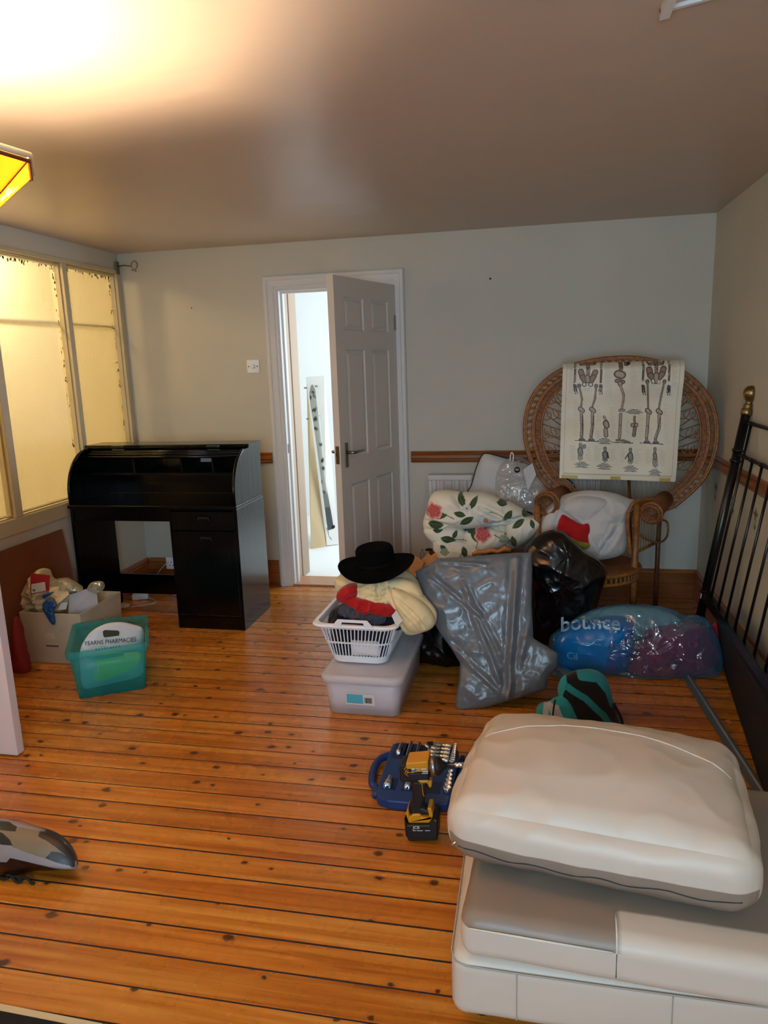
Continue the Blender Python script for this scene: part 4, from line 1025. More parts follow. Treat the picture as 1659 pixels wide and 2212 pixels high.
pf = Puff([(1530, 1378), (1540, 1350), (1556, 1345), (1562, 1362), (1556, 1385), (1548, 1392)], 3.52, 0, .03, .03, wr=(.004, 10), seed=46)
puff('red_cloth', pf, M_REDC, label='bright red cloth poking out beside the bedstead leg', cat='cloth')
pf = Puff([(1545, 1395), (1558, 1350), (1570, 1390), (1575, 1430), (1562, 1450), (1552, 1440)], 3.55, 0, .03, .03, wr=(.01, 14), seed=47)
puff('dark_plastic_bag', pf, film('smoky_film', '35424a', .5, .2), label='smoky plastic bag behind the red cloth at the bedstead', cat='bag')

# ------------------------------------------------------------------ teal backpack
TE = lin('1c7a80'); TEL = lin('269098'); BK = lin('0b0c0d'); GY = lin('a9b0b8')
def seg_d(a, b_, pts):
    best = 1e9
    for (x0, y0_), (x1, y1_) in zip(pts, pts[1:]):
        dx_, dy_ = x1-x0, y1_-y0_; t = max(0, min(1, ((a-x0)*dx_+(b_-y0_)*dy_)/(dx_*dx_+dy_*dy_+1e-9)))
        best = min(best, math.hypot(a-x0-t*dx_, b_-y0_-t*dy_))
    return best
def bpc(a, b_):
    if seg_d(a, b_, [(1226, 1474), (1262, 1492), (1300, 1528), (1320, 1560), (1330, 1600)]) < 6.5: return TE
    if seg_d(a, b_, [(1254, 1452), (1290, 1455), (1312, 1480), (1322, 1510)]) < 8: return TE
    if seg_d(a, b_, [(1215, 1466), (1206, 1490), (1208, 1505)]) < 9: return TEL
    return BK
pf = Puff([(1206, 1505), (1205, 1485), (1215, 1465), (1240, 1452), (1275, 1448), (1302, 1458), (1317, 1480), (1325, 1515), (1335, 1550), (1345, 1580), (1335, 1597), (1270, 1600), (1230, 1598), (1212, 1550)], 2.83, 0, .075, .08, p=2.3, wr=(.006, 12), seed=51, color=bpc, n=260, m=90)
bpk = thing('backpack', 'teal and black backpack lying on the floor behind the sofa cushion', 'backpack', (.23, 2.83, 0))
M_NYL = cloth('nylon', '1f8577', vcol=True, sc=700)
puff('main_body', pf, M_NYL, bpk)
def pc2(a, b_):
    if a+.18*(b_-1520) < 1186 and a+.18*(b_-1520) > 1174: return GY
    if abs(a-(1196+.42*(b_-1520))) < 12 and b_ > 1515: return GY
    return TEL
pf = Puff([(1156, 1552), (1163, 1524), (1185, 1518), (1200, 1508), (1225, 1506), (1245, 1530), (1260, 1560), (1268, 1592), (1210, 1596), (1160, 1582)], 2.79, 0, .05, .05, p=2.4, wr=(.008, 14), seed=52, color=pc2, n=260, m=90)
puff('front_pocket', pf, M_NYL, bpk)
mk('zip', tube(catmull([tuple(at(a, b_, 2.735)) for a, b_ in ((1199, 1512), (1196, 1530), (1194, 1550), (1196, 1575))], 5, False), .0035, 6), M_DARK, bpk, smooth=True)
mk('side_strap', tube(catmull([tuple(at(a, b_, 2.77)) for a, b_ in ((1325, 1520), (1340, 1548), (1345, 1570), (1342, 1585))], 5, False), .006, 6), M_DARK, bpk, smooth=True)

# ------------------------------------------------------------------ cardboard box, duvet, pillows by the radiator
M_CB = mat('cardboard', 'b58458', .8, noise_col=((2, 2, 60), 'a87a50', .4, .6))
cbx = thing('cardboard_box', 'open brown cardboard box under the floral duvet', 'box', (-.27, 4.0, 0))
mk('box_body', openbox(-.60, .02, 3.72, 4.30, .001, .36, .005), M_CB, cbx)
mk('flap', hexa([at(905, 1215, 3.66), at(940, 1228, 3.60), at(960, 1222, 3.60), at(925, 1196, 3.68)], [p+Vector((0, .004, .002)) for p in (at(905, 1215, 3.66), at(940, 1228, 3.60), at(960, 1222, 3.60), at(925, 1196, 3.68))]), M_CB, cbx)
mk('flap', hexa([at(880, 1240, 3.64), at(905, 1248, 3.6), at(915, 1215, 3.62), at(896, 1200, 3.66)], [p+Vector((0, .004, .002)) for p in (at(880, 1240, 3.64), at(905, 1248, 3.6), at(915, 1215, 3.62), at(896, 1200, 3.66))]), M_CB, cbx)
mk('flap', hexa([at(905, 1240, 3.6), at(958, 1235, 3.56), at(940, 1195, 3.66), at(912, 1216, 3.66)], [p+Vector((0, .004, .002)) for p in (at(905, 1240, 3.6), at(958, 1235, 3.56), at(940, 1195, 3.66), at(912, 1216, 3.66))]), M_CB, cbx)
# turned pine piece poking up behind the grey sack
og = tube([at(1020, 1198, 3.62), at(1034, 1192, 3.62), at(1050, 1193, 3.62), at(1060, 1188, 3.62), at(1075, 1192, 3.62), at(1090, 1185, 3.62), at(1104, 1188, 3.62)], [.010, .014, .010, .015, .010, .016, .012], 10)
mk('turned_spindle', og, mat('orange_pine', 'c07a36', .4), smooth=True, label='turned orange pine spindle lying under the floral duvet edge', cat='spindle')
# floral duvet
GRN = lin('3f5233'); GRN2 = lin('5a6b48'); CRM = lin('efe8d6'); PNK = lin('d6786e'); PNK2 = lin('b8444a'); PALE = lin('dfe3e0')
leaves = [(1000, 1075, 13, 6, 1.1), (1025, 1080, 13, 5, -1.0), (997, 1102, 11, 5, .2), (1012, 1116, 14, 6, -.5), (955, 1107, 14, 4.5, -.2), (945, 1126, 14, 7, .1), (948, 1140, 9, 5, 0), (971, 1160, 14, 6.5, .25),
          (1098, 1108, 12, 6, -.9), (1120, 1127, 13, 5, -.6), (1110, 1165, 11, 5, 1.3), (1026, 1150, 14, 6, 1.2), (1015, 1143, 10, 4, .4), (1005, 1188, 10, 5, 1.3), (925, 1100, 8, 4, 1.2), (1085, 1083, 10, 4, .3), (1135, 1108, 9, 5, .8), (960, 1180, 8, 4, .8), (1060, 1190, 9, 4, .3), (1150, 1128, 8, 4, 1.2), (985, 1150, 8, 4, 2)]
flows = [(941, 1098, 18, 1), (1044, 1150, 17, 1), (1052, 1116, 18, 0), (1012, 1090, 9, 0), (1088, 1160, 9, 2), (962, 1188, 9, 2)]
leaves = [(x, y, l_*1.22, w_*1.25, an) for x, y, l_, w_, an in leaves]; flows = [(x, y, r_*1.2, k) for x, y, r_, k in flows]
def dcol(a, b_):
    c = CRM
    for x, y, r_, k in flows:
        d = math.hypot(a-x, (b_-y)*1.15); th = math.atan2(b_-y, a-x)
        rr_ = r_*(.88+.09*math.sin(5*th+x)+.05*math.sin(9*th))
        if d < rr_:
            t = d/rr_; w = .5+.5*math.sin(t*16+3*math.sin(3*th))
            if k == 1: c = tuple(p*(1-w)+q*w for p, q in zip(PNK2, PNK)) if t < .8 else lin('e8a9a0')
            elif k == 0: c = lin('c87a48') if t < .3 else tuple(p*(1-w*.4)+q*w*.4 for p, q in zip(PALE, lin('a9aaa0')))
            else: c = GRN2 if w > .6 else lin('cfd0b4')
            return c
    for x, y, l_, w_, an in leaves:
        u = (a-x)*math.cos(an)+(b_-y)*math.sin(an); v = -(a-x)*math.sin(an)+(b_-y)*math.cos(an)
        e = w_*(1-(u/l_)**2) if abs(u) < l_ else 0
        if abs(v) < e:
            return GRN2 if abs(v) < .7 or abs(abs(v)-e) < .8 else GRN
    for pts in (((930, 1105), (960, 1100), (985, 1112)), ((1000, 1075), (1012, 1092), (1030, 1084)), ((1026, 1150), (1034, 1165), (1030, 1180)), ((1060, 1100), (1085, 1108), (1100, 1112)), ((1068, 1150), (1095, 1166), (1110, 1160)), ((985, 1160), (1010, 1165))):
        if seg_d(a, b_, pts) < .8: return GRN2
    return c
M_DUV = cloth('floral_cotton', 'e6dcc2', vcol=True)
du = thing('floral_duvet', 'cream duvet printed with roses and leaves, folded in a heap', 'duvet', (-.25, 4.0, .37))
kk = dict(n=300, m=110, p=2.3)
pf = Puff([(932, 1068), (955, 1060), (1000, 1064), (1050, 1066), (1085, 1080), (1115, 1092), (1140, 1110), (1110, 1128), (1070, 1134), (1010, 1140), (960, 1138), (925, 1148), (914, 1130), (922, 1100)], 3.90, 0, .11, .14, wr=(.020, 5), fold=cr([(920, 1120, 980, 1128, 4, .014), (1040, 1090, 1100, 1118, 4, .016), (985, 1068, 1010, 1100, 5, .010), (1060, 1125, 1130, 1112, 4, .014)]), seed=61, color=dcol, **kk)
puff('upper_fold', pf, M_DUV, du)
pf = Puff([(918, 1142), (940, 1130), (1000, 1136), (1060, 1128), (1110, 1118), (1160, 1116), (1170, 1128), (1165, 1150), (1120, 1180), (1060, 1196), (990, 1200), (940, 1192), (935, 1170), (922, 1158)], 3.96, 0, .09, .14, wr=(.022, 6), fold=cr([(1000, 1140, 1006, 1195, 4, .022), (1080, 1130, 1112, 1175, 4, .018), (1110, 1128, 1165, 1120, 5, .016), (940, 1150, 1000, 1160, 4, .016), (1040, 1160, 1095, 1180, 4, .012), (1130, 1150, 1165, 1135, 4, .014)]), seed=62, color=dcol, **kk)
puff('lower_fold', pf, M_DUV, du)
for q_, (O_, y_) in enumerate((([(916, 1142), (945, 1134), (998, 1142), (1004, 1162), (985, 1184), (950, 1178), (925, 1162)], 3.87), ([(1002, 1152), (1040, 1138), (1088, 1150), (1100, 1168), (1062, 1192), (1014, 1194)], 3.87), ([(1092, 1128), (1130, 1116), (1166, 1124), (1160, 1148), (1122, 1176), (1098, 1160)], 3.88))):
    pf = Puff(O_, y_, 0, .07, .12, wr=(.016, 8), seed=64+q_, color=dcol, n=200, m=80)
    puff('side_fold', pf, M_DUV, du)
pf = Puff([(936, 1170), (960, 1162), (1010, 1172), (1040, 1190), (1030, 1203), (960, 1212), (946, 1208)], 3.84, 0, .05, .10, wr=(.03, 8), seed=63, color=dcol, **kk)
puff('hanging_corner', pf, M_DUV, du)
# white pillow with navy piping
M_PIL = cloth('white_pillow', 'd6d4d2', 'cbcaca'); M_NAVY = cloth('navy_piping', '10141f')
PO = [(1012, 1075), (1020, 1045), (1030, 1010), (1042, 984), (1052, 980), (1070, 984), (1110, 995), (1160, 1010), (1215, 1030), (1240, 1052), (1230, 1090), (1180, 1130), (1120, 1150), (1040, 1150)]
pil = thing('pillow', 'white pillow edged in navy piping propped against the radiator', 'pillow', (-.05, 4.28, .6))
pf = Puff(PO, 4.27, .05, .09, .09, wr=(.012, 7), seed=71)
puff('pillow_cover', pf, M_PIL, pil)
po = [tuple(atp(a, b_, 4.27, .05)) for a, b_ in catmull(PO, 6)]
mk('piping', tube(po, .0055, 8, True), M_NAVY, pil, smooth=True)
M_CLEAR = film('clear_polythene', 'f2f0ec', .03, .07, (12, 1.0, .03), None, .3)
cl = thing('clear_bedding_bag', 'crumpled clear plastic bedding bag on the pillow by the chair', 'bag', (.0, 4.15, .6))
pf = Puff([(1070, 1060), (1072, 1025), (1085, 1000), (1105, 988), (1130, 990), (1150, 1005), (1165, 1040), (1185, 1060), (1190, 1085), (1150, 1100), (1100, 1095), (1078, 1085)], 4.10, 0, .07, .05, wr=(.045, 8), seed=72, fine=(.012, 30), m=50)
puff('bag_film', pf, M_CLEAR, cl)
mk('hook_tab', tube(catmull([tuple(at(a, b_, 4.06)) for a, b_ in ((1102, 995), (1103, 982), (1106, 978), (1109, 983), (1108, 996))], 5, False), .003, 6), M_WPLAS, cl, smooth=True)
q = at(1117, 1015, 4.01); sti = mk('round_sticker', lathe([(.0005, .001), (.016, .001), (.017, 0)][::-1], q, 24, (0, -1, .1)), M_DARK, cl)
mk('sticker_text', join(box(q.x-.010, q.x+.010, q.y-.0022, q.y-.0012, q.z-.002, q.z+.001), box(q.x-.008, q.x+.008, q.y-.0022, q.y-.0012, q.z+.004, q.z+.006)), M_PAPER, sti)
sheet([at(1130, 1015, 4.0), at(1150, 1000, 4.02), at(1158, 1025, 4.02), at(1140, 1060, 4.0)], .002, mat('white_insert', 'cfccca', .5), 'card_insert', parent=cl)
mk('navy_edge', tube(catmull([tuple(at(a, b_, 4.0)) for a, b_ in ((1082, 1082), (1095, 1088), (1110, 1100), (1130, 1103), (1150, 1110))], 5, False), .005, 8), M_NAVY, label='navy piped edge of a folded cushion under the clear plastic bag', cat='cushion', smooth=True)
# small things by the cardboard box
mk('jar_lid', lathe([(.02, 0), (.022, .006), (.012, .012)], at(926, 1189, 4.25), 16), M_DARK, label='small black jar lid lying between the box flap and the wall', cat='pot', smooth=True)  # flat black lid of a jar
mk('glass_bottle', lathe([(.012, -.05), (.014, -.03), (.014, .0), (.006, .012), (.006, .022), (.008, .024)], at(912, 1195, 4.2), 16), film('clear_bottle', 'c9c6c0', .3, .08, (3, .1, .001)), label='small clear bottle standing beside the cardboard flaps', cat='bottle', smooth=True)

# ------------------------------------------------------------------ peacock chair
M_RAT = mat('rattan', 'a8682f', .42, noise_col=((60, 60, 60), '7c4820', .35, .7), bump=(150, .4, .002))
M_RATD = mat('dark_rattan', '6d3d1d', .5, noise_col=((60, 60, 60), '532d15', .35, .7))
ch = thing('peacock_chair', 'wicker peacock chair with round fan back in the far right corner', 'chair', (.36, 4.0, 0))
YC = 4.12
def oval(cx, cy_, rx, ry_, n=96, y=YC, lean=.10, power=2.0):
    out = []
    for k in range(n):
        a = 2*math.pi*k/n; X_ = cx+rx*math.cos(a); Y_ = cy_+ry_*math.sin(a)
        out.append(atp(X_, Y_, y-.09*1.1, lean))
    return out
def egg(s, n=110):
    """outline of the fan back in the picture plane, s = scale about the hub; narrows towards the seat"""
    base = [(1342, 772), (1400, 776), (1460, 795), (1510, 830), (1540, 875), (1550, 930), (1543, 985), (1520, 1035), (1480, 1075), (1440, 1100), (1345, 1112), (1250, 1096), (1205, 1070), (1165, 1030), (1143, 985), (1133, 935), (1140, 880), (1165, 835), (1210, 800), (1270, 780)]
    c = (1342, 940); O = resample(catmull(base, 8), n)
    return [(c[0]+(x-c[0])*s, c[1]+(y-c[1])*s) for x, y in O]
def e3(s, off=0., n=110): return [atp(a, b_, YC-.10-off, .10) for a, b_ in egg(s, n)]
mk('outer_rim', join(tube(e3(1.0), .010, 8, True), tube(e3(.982, .006), .006, 6, True)), M_RAT, ch, smooth=True)
mk('inner_rim', join(tube(e3(.915), .008, 8, True), tube(e3(.90, .004), .005, 6, True)), M_RAT, ch, smooth=True)
# rim lacing: slanted short canes between the rims
A1, A2 = e3(.985, .002, 78), e3(.915, .002, 78)
lac = [tube([A1[k]+(A1[(k+1) % 78]-A1[k])*o_, (A1[k]+A2[k])/2+(A1[(k+1) % 78]-A1[k])*(o_+.2)-Vector((0, .006, 0)), A2[k]+(A2[(k+1) % 78]-A2[k])*(o_+.4)], .0042, 5) for k in range(78) for o_ in (0, .26)]
mk('rim_lacing', join(*lac), M_RAT, ch, smooth=True, kind='stuff')
# woven band inside
B1, B2, B3 = e3(.90, 0), e3(.83, -.004), e3(.825, 0)
nB = len(B1)
V = B1+B2+[p+Vector((0, .006, 0)) for p in B2]+[p+Vector((0, .006, 0)) for p in B1]
Fc = []
for r_ in range(4):
    r2 = (r_+1) % 4
    for k in range(nB): Fc.append((r_*nB+k, r_*nB+(k+1) % nB, r2*nB+(k+1) % nB, r2*nB+k))
M_WOV = mat('woven_cane', '96592a', .5, bump=((160, 160, 160), .9, .004), noise_col=((90, 90, 90), '683c1a', .4, .6))
mk('woven_band', (V, Fc), M_WOV, ch)
mk('band_edge', tube(B3, .006, 6, True), M_RAT, ch, smooth=True)
# scrollwork
def curl(cx, cy_, r_, a0_, turns, sgn=1, y=YC-.10):
    pts = []
    for i in range(26):
        t = i/25; a = a0_+sgn*turns*2*math.pi*t; rr_ = r_*(1-.75*t)
        pts.append(atp(cx+rr_*math.cos(a), cy_+rr_*math.sin(a), y, .10))
    return tube(pts, .0028, 5)
sc_ = []
for side in (-1, 1):
    for k, yy in enumerate((855, 890, 930, 965, 1000)):
        xx = 1342+side*(150-abs(yy-920)*.25)
        for q in range(3): sc_.append(curl(xx+side*(-14+q*15), yy+q*3, 20-q*2, R(200 if side < 0 else -20), .75, side))
        sc_.append(tube([atp(1342+side*45, yy+30, YC-.10, .1), atp(1342+side*110, yy+6, YC-.105, .1), atp(1342+side*178+side*-8, yy-14, YC-.10, .1)], .003, 5))
mk('scrollwork', join(*sc_), M_RAT, ch, smooth=True, kind='stuff')
sp2 = []
for k in range(13):                     # straight spokes fanning out from the hub behind the poster
    a = math.pi*(1.0+k/12.0)
    sp2.append(tube([atp(1342+20*math.cos(a), 1000+20*math.sin(a), YC-.09, .1), atp(1342+165*math.cos(a), 935+140*math.sin(a), YC-.09, .1)], .003, 5))
mk('fan_spokes', join(*sp2), M_RAT, ch, smooth=True, kind='stuff')
lat = []
for k in range(22):
    x = 1238+k*10.5; lat.append(tube([atp(x, 1010+6*math.sin(k), YC-.09, .1), atp(x+2, 1100, YC-.10, .1)], .0022, 5))
mk('back_lattice', join(*lat), mat('lit_cane', 'a08462', .45), ch, smooth=True, kind='stuff')  # paler colour stands for light catching the strands
mk('centre_post', tube([atp(1358, 1030, YC-.09, .1), atp(1362, 1190, YC-.09, .1)], .010, 8), M_RATD, ch, smooth=True)
# seat
scx, scy, sz = .30, 3.93, .385
def ell(rx, ry_, z, n=60): return [Vector((scx+rx*math.cos(2*math.pi*k/n), scy+ry_*math.sin(2*math.pi*k/n), z)) for k in range(n)]
mk('seat', loft([ell(.27, .24, sz-.012), ell(.275, .245, sz), ell(.26, .23, sz+.010)], True, True), M_WOV, ch)
mk('seat_rim', join(tube(ell(.278, .248, sz-.004), .012, 8, True), tube(ell(.272, .243, sz-.05), .010, 8, True)), M_RAT, ch, smooth=True)
ap = [tube([ell(.275, .246, sz-.006)[k], ell(.272, .243, sz-.05)[k]], .006, 5) for k in range(60)]
mk('seat_apron', join(*ap), M_RAT, ch, kind='stuff')
def legp(px, y, z1, r_=.016, splay=0):
    top_ = Vector((px, y, z1)); return tube([Vector((px+splay, y, 0.001)), top_], r_, 10)
mk('leg', legp(.543, 3.86, .74, .018), M_RAT, ch, smooth=True)
mk('leg', legp(.04, 3.86, .72, .018), M_RAT, ch, smooth=True)
mk('leg', legp(.70, 4.12, .70, .013, .0), M_RATD, ch, smooth=True)
mk('leg', legp(.06, 4.12, .70, .013), M_RATD, ch, smooth=True)
# arms: fat woven rolls with an open end facing forward
def arm_roll(c0, c1, r0_, r1_):
    c0, c1 = Vector(c0), Vector(c1); ax = (c1-c0).normalized(); n = 26
    up = Vector((0, 0, 1)); s = ax.cross(up).normalized(); up = s.cross(ax)
    rings = []
    for (t, rr_) in ((0, r0_*.82), (0, r0_), (.1, r0_*1.04), (.5, (r0_+r1_)/2), (1, r1_)):
        rings.append([c0+(c1-c0)*t+(s*math.cos(2*math.pi*k/n)+up*math.sin(2*math.pi*k/n))*rr_ for k in range(n)])
    inner = [[c0+(c1-c0)*t+(s*math.cos(2*math.pi*k/n)+up*math.sin(2*math.pi*k/n))*r0_*.78 for k in range(n)] for t in (0.3, .0)]
    return loft(inner+rings, True, True), rings
ra, rr_ = arm_roll(at(1404, 1112, 3.82), at(1436, 1078, 4.06), .052, .045)
a1_ = mk('arm_roll', ra, M_WOV, ch, smooth=True); mk('arm_hoop', tube(rr_[2], .008, 6, True), M_RAT, ch, smooth=True)
ra, rr_ = arm_roll(at(1178, 1090, 3.84), at(1215, 1068, 4.08), .062, .05)
a2_ = mk('arm_roll', ra, M_WOV, ch, smooth=True); mk('arm_hoop', tube(rr_[2], .008, 6, True), M_RAT, ch, smooth=True)
mk('arm_rail', tube(catmull([tuple(at(1362, 1200, 3.80)), tuple(at(1356, 1130, 3.80)), tuple(at(1362, 1096, 3.80)), tuple(at(1385, 1080, 3.84)), tuple(at(1450, 1084, 4.05))], 6, False), .010, 8), M_RAT, ch, smooth=True)
mk('arm_brace', tube(catmull([tuple(at(1366, 1132, 3.82)), tuple(at(1385, 1158, 3.86)), tuple(at(1420, 1172, 3.96)), tuple(at(1440, 1160, 4.06)), tuple(at(1442, 1130, 4.1)), tuple(at(1428, 1122, 4.04))], 6, False), .006, 8), M_RAT, ch, smooth=True)
mk('side_rail', tube([Vector((.543, 3.86, .47)), Vector((.70, 4.12, .47))], .009, 8), M_RAT, ch, smooth=True)
sidew = [tube([Vector((.543+.157*t, 3.86+.26*t, .47)), Vector((.543+.157*t, 3.86+.26*t, .64))], .0028, 5) for t in [i/9 for i in range(1, 9)]]
mk('side_lattice', join(*sidew), mat('pale_cane_side', '9a7a54', .45), ch, smooth=True, kind='stuff')

# bundle on the seat
M_SHEET = cloth('white_sheet', 'cbc8c4', 'c2bfbc')
def wf_(a, b_):
    s = .012*math.sin((a-1290)*.05+(b_-1100)*.03)
    s -= .05*math.exp(-(((a-1233)/30)**2+((b_-1150)/26)**2)**2)     # hollow where the red cloth shows
    for (x0, y0_, x1, y1_, w, d_) in ((1260, 1135, 1290, 1190, 6, .012), (1345, 1110, 1310, 1195, 8, .012), (1200, 1075, 1262, 1128, 5, .014), (1300, 1100, 1350, 1140, 7, .008)):
        dx_, dy_ = x1-x0, y1_-y0_; t = max(0, min(1, ((a-x0)*dx_+(b_-y0_)*dy_)/(dx_*dx_+dy_*dy_))); d = math.hypot(a-x0-t*dx_, b_-y0_-t*dy_)
        s += d_*math.exp(-(d/w)**2)
    return s
pf = Puff([(1168, 1145), (1172, 1112), (1195, 1085), (1225, 1068), (1270, 1060), (1320, 1064), (1362, 1078), (1376, 1085), (1360, 1110), (1350, 1150), (1348, 1192), (1300, 1208), (1250, 1205), (1200, 1195), (1175, 1175)], 3.88, .05, .11, .15, p=2.3, wr=(.022, 7), seed=81, fold=wf_, n=240, m=70)
bl1 = Puff([(1272, 1134), (1300, 1112), (1348, 1118), (1349, 1188), (1306, 1207), (1272, 1202), (1278, 1165)], 3.84, .05, .085, .12, wr=(.014, 8), seed=84, fold=cr([(1335, 1130, 1290, 1195, 6, .012), (1310, 1118, 1300, 1160, 5, .008)]))
bl2 = Puff([(1169, 1148), (1175, 1114), (1198, 1090), (1211, 1100), (1204, 1128), (1186, 1168)], 3.84, .05, .06, .10, wr=(.010, 8), seed=85)
bl3 = Puff([(1208, 1096), (1250, 1072), (1310, 1080), (1300, 1112), (1272, 1136), (1240, 1124)], 3.83, .05, .07, .12, wr=(.012, 8), seed=86)
pf.g = join(pf.g, bl1.g, bl2.g, bl3.g)
puff('white_blanket', pf, M_SHEET, label='white fleece blanket bundled on the seat of the wicker chair', cat='blanket')
bvw = BVHTree.FromPolygons(pf.g[0], pf.g[1])
pf = Puff([(1205, 1132), (1212, 1115), (1218, 1112), (1235, 1122), (1255, 1132), (1272, 1132), (1275, 1160), (1272, 1180), (1250, 1172), (1220, 1160), (1204, 1150)], 3.77, .05, .022, .05, wr=(.01, 12), seed=82)
puff('red_fleece', pf, M_REDC, label='red fabric showing inside the white blanket on the wicker chair', cat='cloth')
pf = Puff([(1208, 1150), (1225, 1156), (1250, 1168), (1274, 1174), (1268, 1186), (1240, 1182), (1215, 1168)], 3.76, .05, .012, .04, wr=(.015, 18), seed=83)
puff('lime_garment', pf, cloth('lime_cloth', '8f8a28', '6f6c20'), label='lime green garment under the red fabric on the wicker chair', cat='clothing')

# ------------------------------------------------------------------ anatomy poster hanging over the chair back
NU, NV = 380, 400
CRMP = lin('e8dfc6'); BRN = lin('5e4436'); DKB = lin('33241f'); TAN = lin('98765c'); GRY = lin('8f8a76'); BLK = lin('1f1b18'); BONE = lin('b79f86')
img = [[CRMP]*NU for _ in range(NV)]
def inv(px, py):                        # photo pixel to poster (u, v)
    v = (py-(778+(1-(px-1212)/268)*8))/ (262-((px-1212)/268)*1)
    x0 = 1216-8*v; x1 = 1480-22*v
    return (px-x0)/(x1-x0), v
def put(u, v, c):
    i, j = int(u*NU), int(v*NV)
    if 0 <= i < NU and 0 <= j < NV: img[j][i] = c
def capsule(x0, y0_, x1, y1_, r0_, r1_, c, c2=None):
    a = inv(x0, y0_); b_ = inv(x1, y1_)
    A = (a[0]*NU, a[1]*NV); B = (b_[0]*NU, b_[1]*NV); sx = NU/262; rm_ = max(r0_, r1_)*sx+2
    for j in range(max(0, int(min(A[1], B[1])-rm_)), min(NV, int(max(A[1], B[1])+rm_)+1)):
        for i in range(max(0, int(min(A[0], B[0])-rm_)), min(NU, int(max(A[0], B[0])+rm_)+1)):
            dx_, dy_ = B[0]-A[0], B[1]-A[1]; L2 = dx_*dx_+dy_*dy_+1e-9
            t = max(0, min(1, ((i-A[0])*dx_+(j-A[1])*dy_)/L2)); d = math.hypot(i-A[0]-t*dx_, j-A[1]-t*dy_)
            r_ = (r0_+(r1_-r0_)*t)*sx
            if d < r_: img[j][i] = c if (d > r_*.62 or c2 is None) else c2
def S(x, y): return 1180+x*.2532, 740+y*.2532      # zoom-crop coordinates to photo pixels
def bone(pts, r_, c=BRN, c2=BONE):
    for (x0, y0_), (x1, y1_) in zip(pts, pts[1:]):
        a = S(x0, y0_); b_ = S(x1, y1_); capsule(*a, *b_, r_*.2532, r_*.2532, c, c2)
rnd = random.Random(5)
for cx, sgn in ((355, 1), (935, -1)):    # two full figures
    wr2 = 1.0
    dx_ = cx-355
    # spine and ribs
    for k in range(9): bone([(cx-8, 140+k*19), (cx+12, 140+k*19)], 9, DKB, TAN)
    for k in range(3):
        bone([(cx-12, 165+k*12), (cx-60, 175+k*10), (cx-75, 160+k*4)], 4, BRN, None); bone([(cx+14, 165+k*12), (cx+60, 170+k*10), (cx+78, 150+k*4)], 4, BRN, None)
    # pelvis
    if sgn > 0:
        bone([(cx-60, 250), (cx-45, 300), (cx-25, 335)], 26, BRN, TAN); bone([(cx+62, 255), (cx+45, 300), (cx+25, 335)], 26, BRN, TAN)
        bone([(cx-5, 300), (cx, 335)], 22, BRN, BONE); bone([(cx-32, 365), (cx-30, 368)], 20, DKB, CRMP); bone([(cx+22, 365), (cx+24, 368)], 20, DKB, CRMP)
        legsx = ((cx-75, cx-50, cx-55, cx-50, cx-55), (cx+70, cx+60, cx+40, cx+40, cx+25))
    else:
        bone([(cx-60, 230), (cx-50, 280), (cx-30, 300)], 28, BRN, TAN); bone([(cx+62, 225), (cx+50, 270), (cx+25, 300)], 28, BRN, TAN)
        bone([(cx, 280), (cx, 330)], 26, BRN, BONE); bone([(cx-28, 325), (cx-24, 340)], 17, DKB, CRMP); bone([(cx+22, 330), (cx+22, 345)], 14, TAN, CRMP)
        legsx = ((cx-75, cx-68, cx-62, cx-72, cx-80), (cx+70, cx+48, cx+30, cx+28, cx-5))
    y0_ = 375 if sgn > 0 else 330
    for L_ in legsx:
        bone([(L_[0], y0_), (L_[0], y0_+8)], 17, BRN, TAN)
        bone([(L_[0], y0_), (L_[1], y0_+120), (L_[2], 560)], 9, BRN, TAN)
        bone([(L_[2]-8, 585), (L_[2]+10, 605)], 22, DKB, BONE)
        bone([(L_[2], 620), (L_[3], 730), (L_[4], 825)], 14, BRN, BONE); bone([(L_[2]+9, 640), (L_[4]+9, 820)], 3, DKB, None)
        bone([(L_[4]-12, 860), (L_[4]+20, 862)], 12, DKB, BRN); bone([(L_[4], 835), (L_[4]+4, 850)], 13, DKB, TAN)
        bone([(L_[4]-55, 869), (L_[4]+65, 871)], 3.5, BLK, None)
    for ax in (cx-110, cx+112):          # arms and hands
        o_ = 0 if sgn > 0 else -45
        bone([(ax+8, 160+o_*.3), (ax, 215+o_)], 9, BRN, BONE); bone([(ax-2, 230+o_), (ax-8, 350+o_*.5)], 5, BRN, None); bone([(ax+8, 230+o_), (ax+2, 350+o_*.5)], 4, BRN, None)
        for f_ in range(4): bone([(ax-12+f_*7, 370), (ax-14+f_*9+(8 if ax < cx else -6), 430+(f_ % 2)*22)], 3.5, DKB, None)
        bone([(ax-6, 372), (ax+2, 385)], 11, DKB, BRN)
# side view figure
for k in range(8): bone([(625, 145+k*12), (645, 148+k*12)], 9, DKB, TAN)
for k in range(5): bone([(665, 150+k*11), (690, 160+k*9), (715, 150+k*7)], 4, DKB, None)
bone([(610, 270), (640, 280)], 38, BRN, BONE); bone([(600, 330), (650, 340)], 20, DKB, TAN); bone([(625, 350), (628, 362)], 20, DKB, BONE)
bone([(630, 375), (658, 450), (655, 520), (645, 575)], 11, BRN, BONE); bone([(628, 590), (662, 590)], 13, DKB, BONE)
bone([(636, 625), (630, 730), (624, 830)], 14, BRN, BONE); bone([(600, 852), (660, 855), (705, 868)], 11, BRN, TAN); bone([(560, 872), (740, 874)], 3.5, BLK, None)
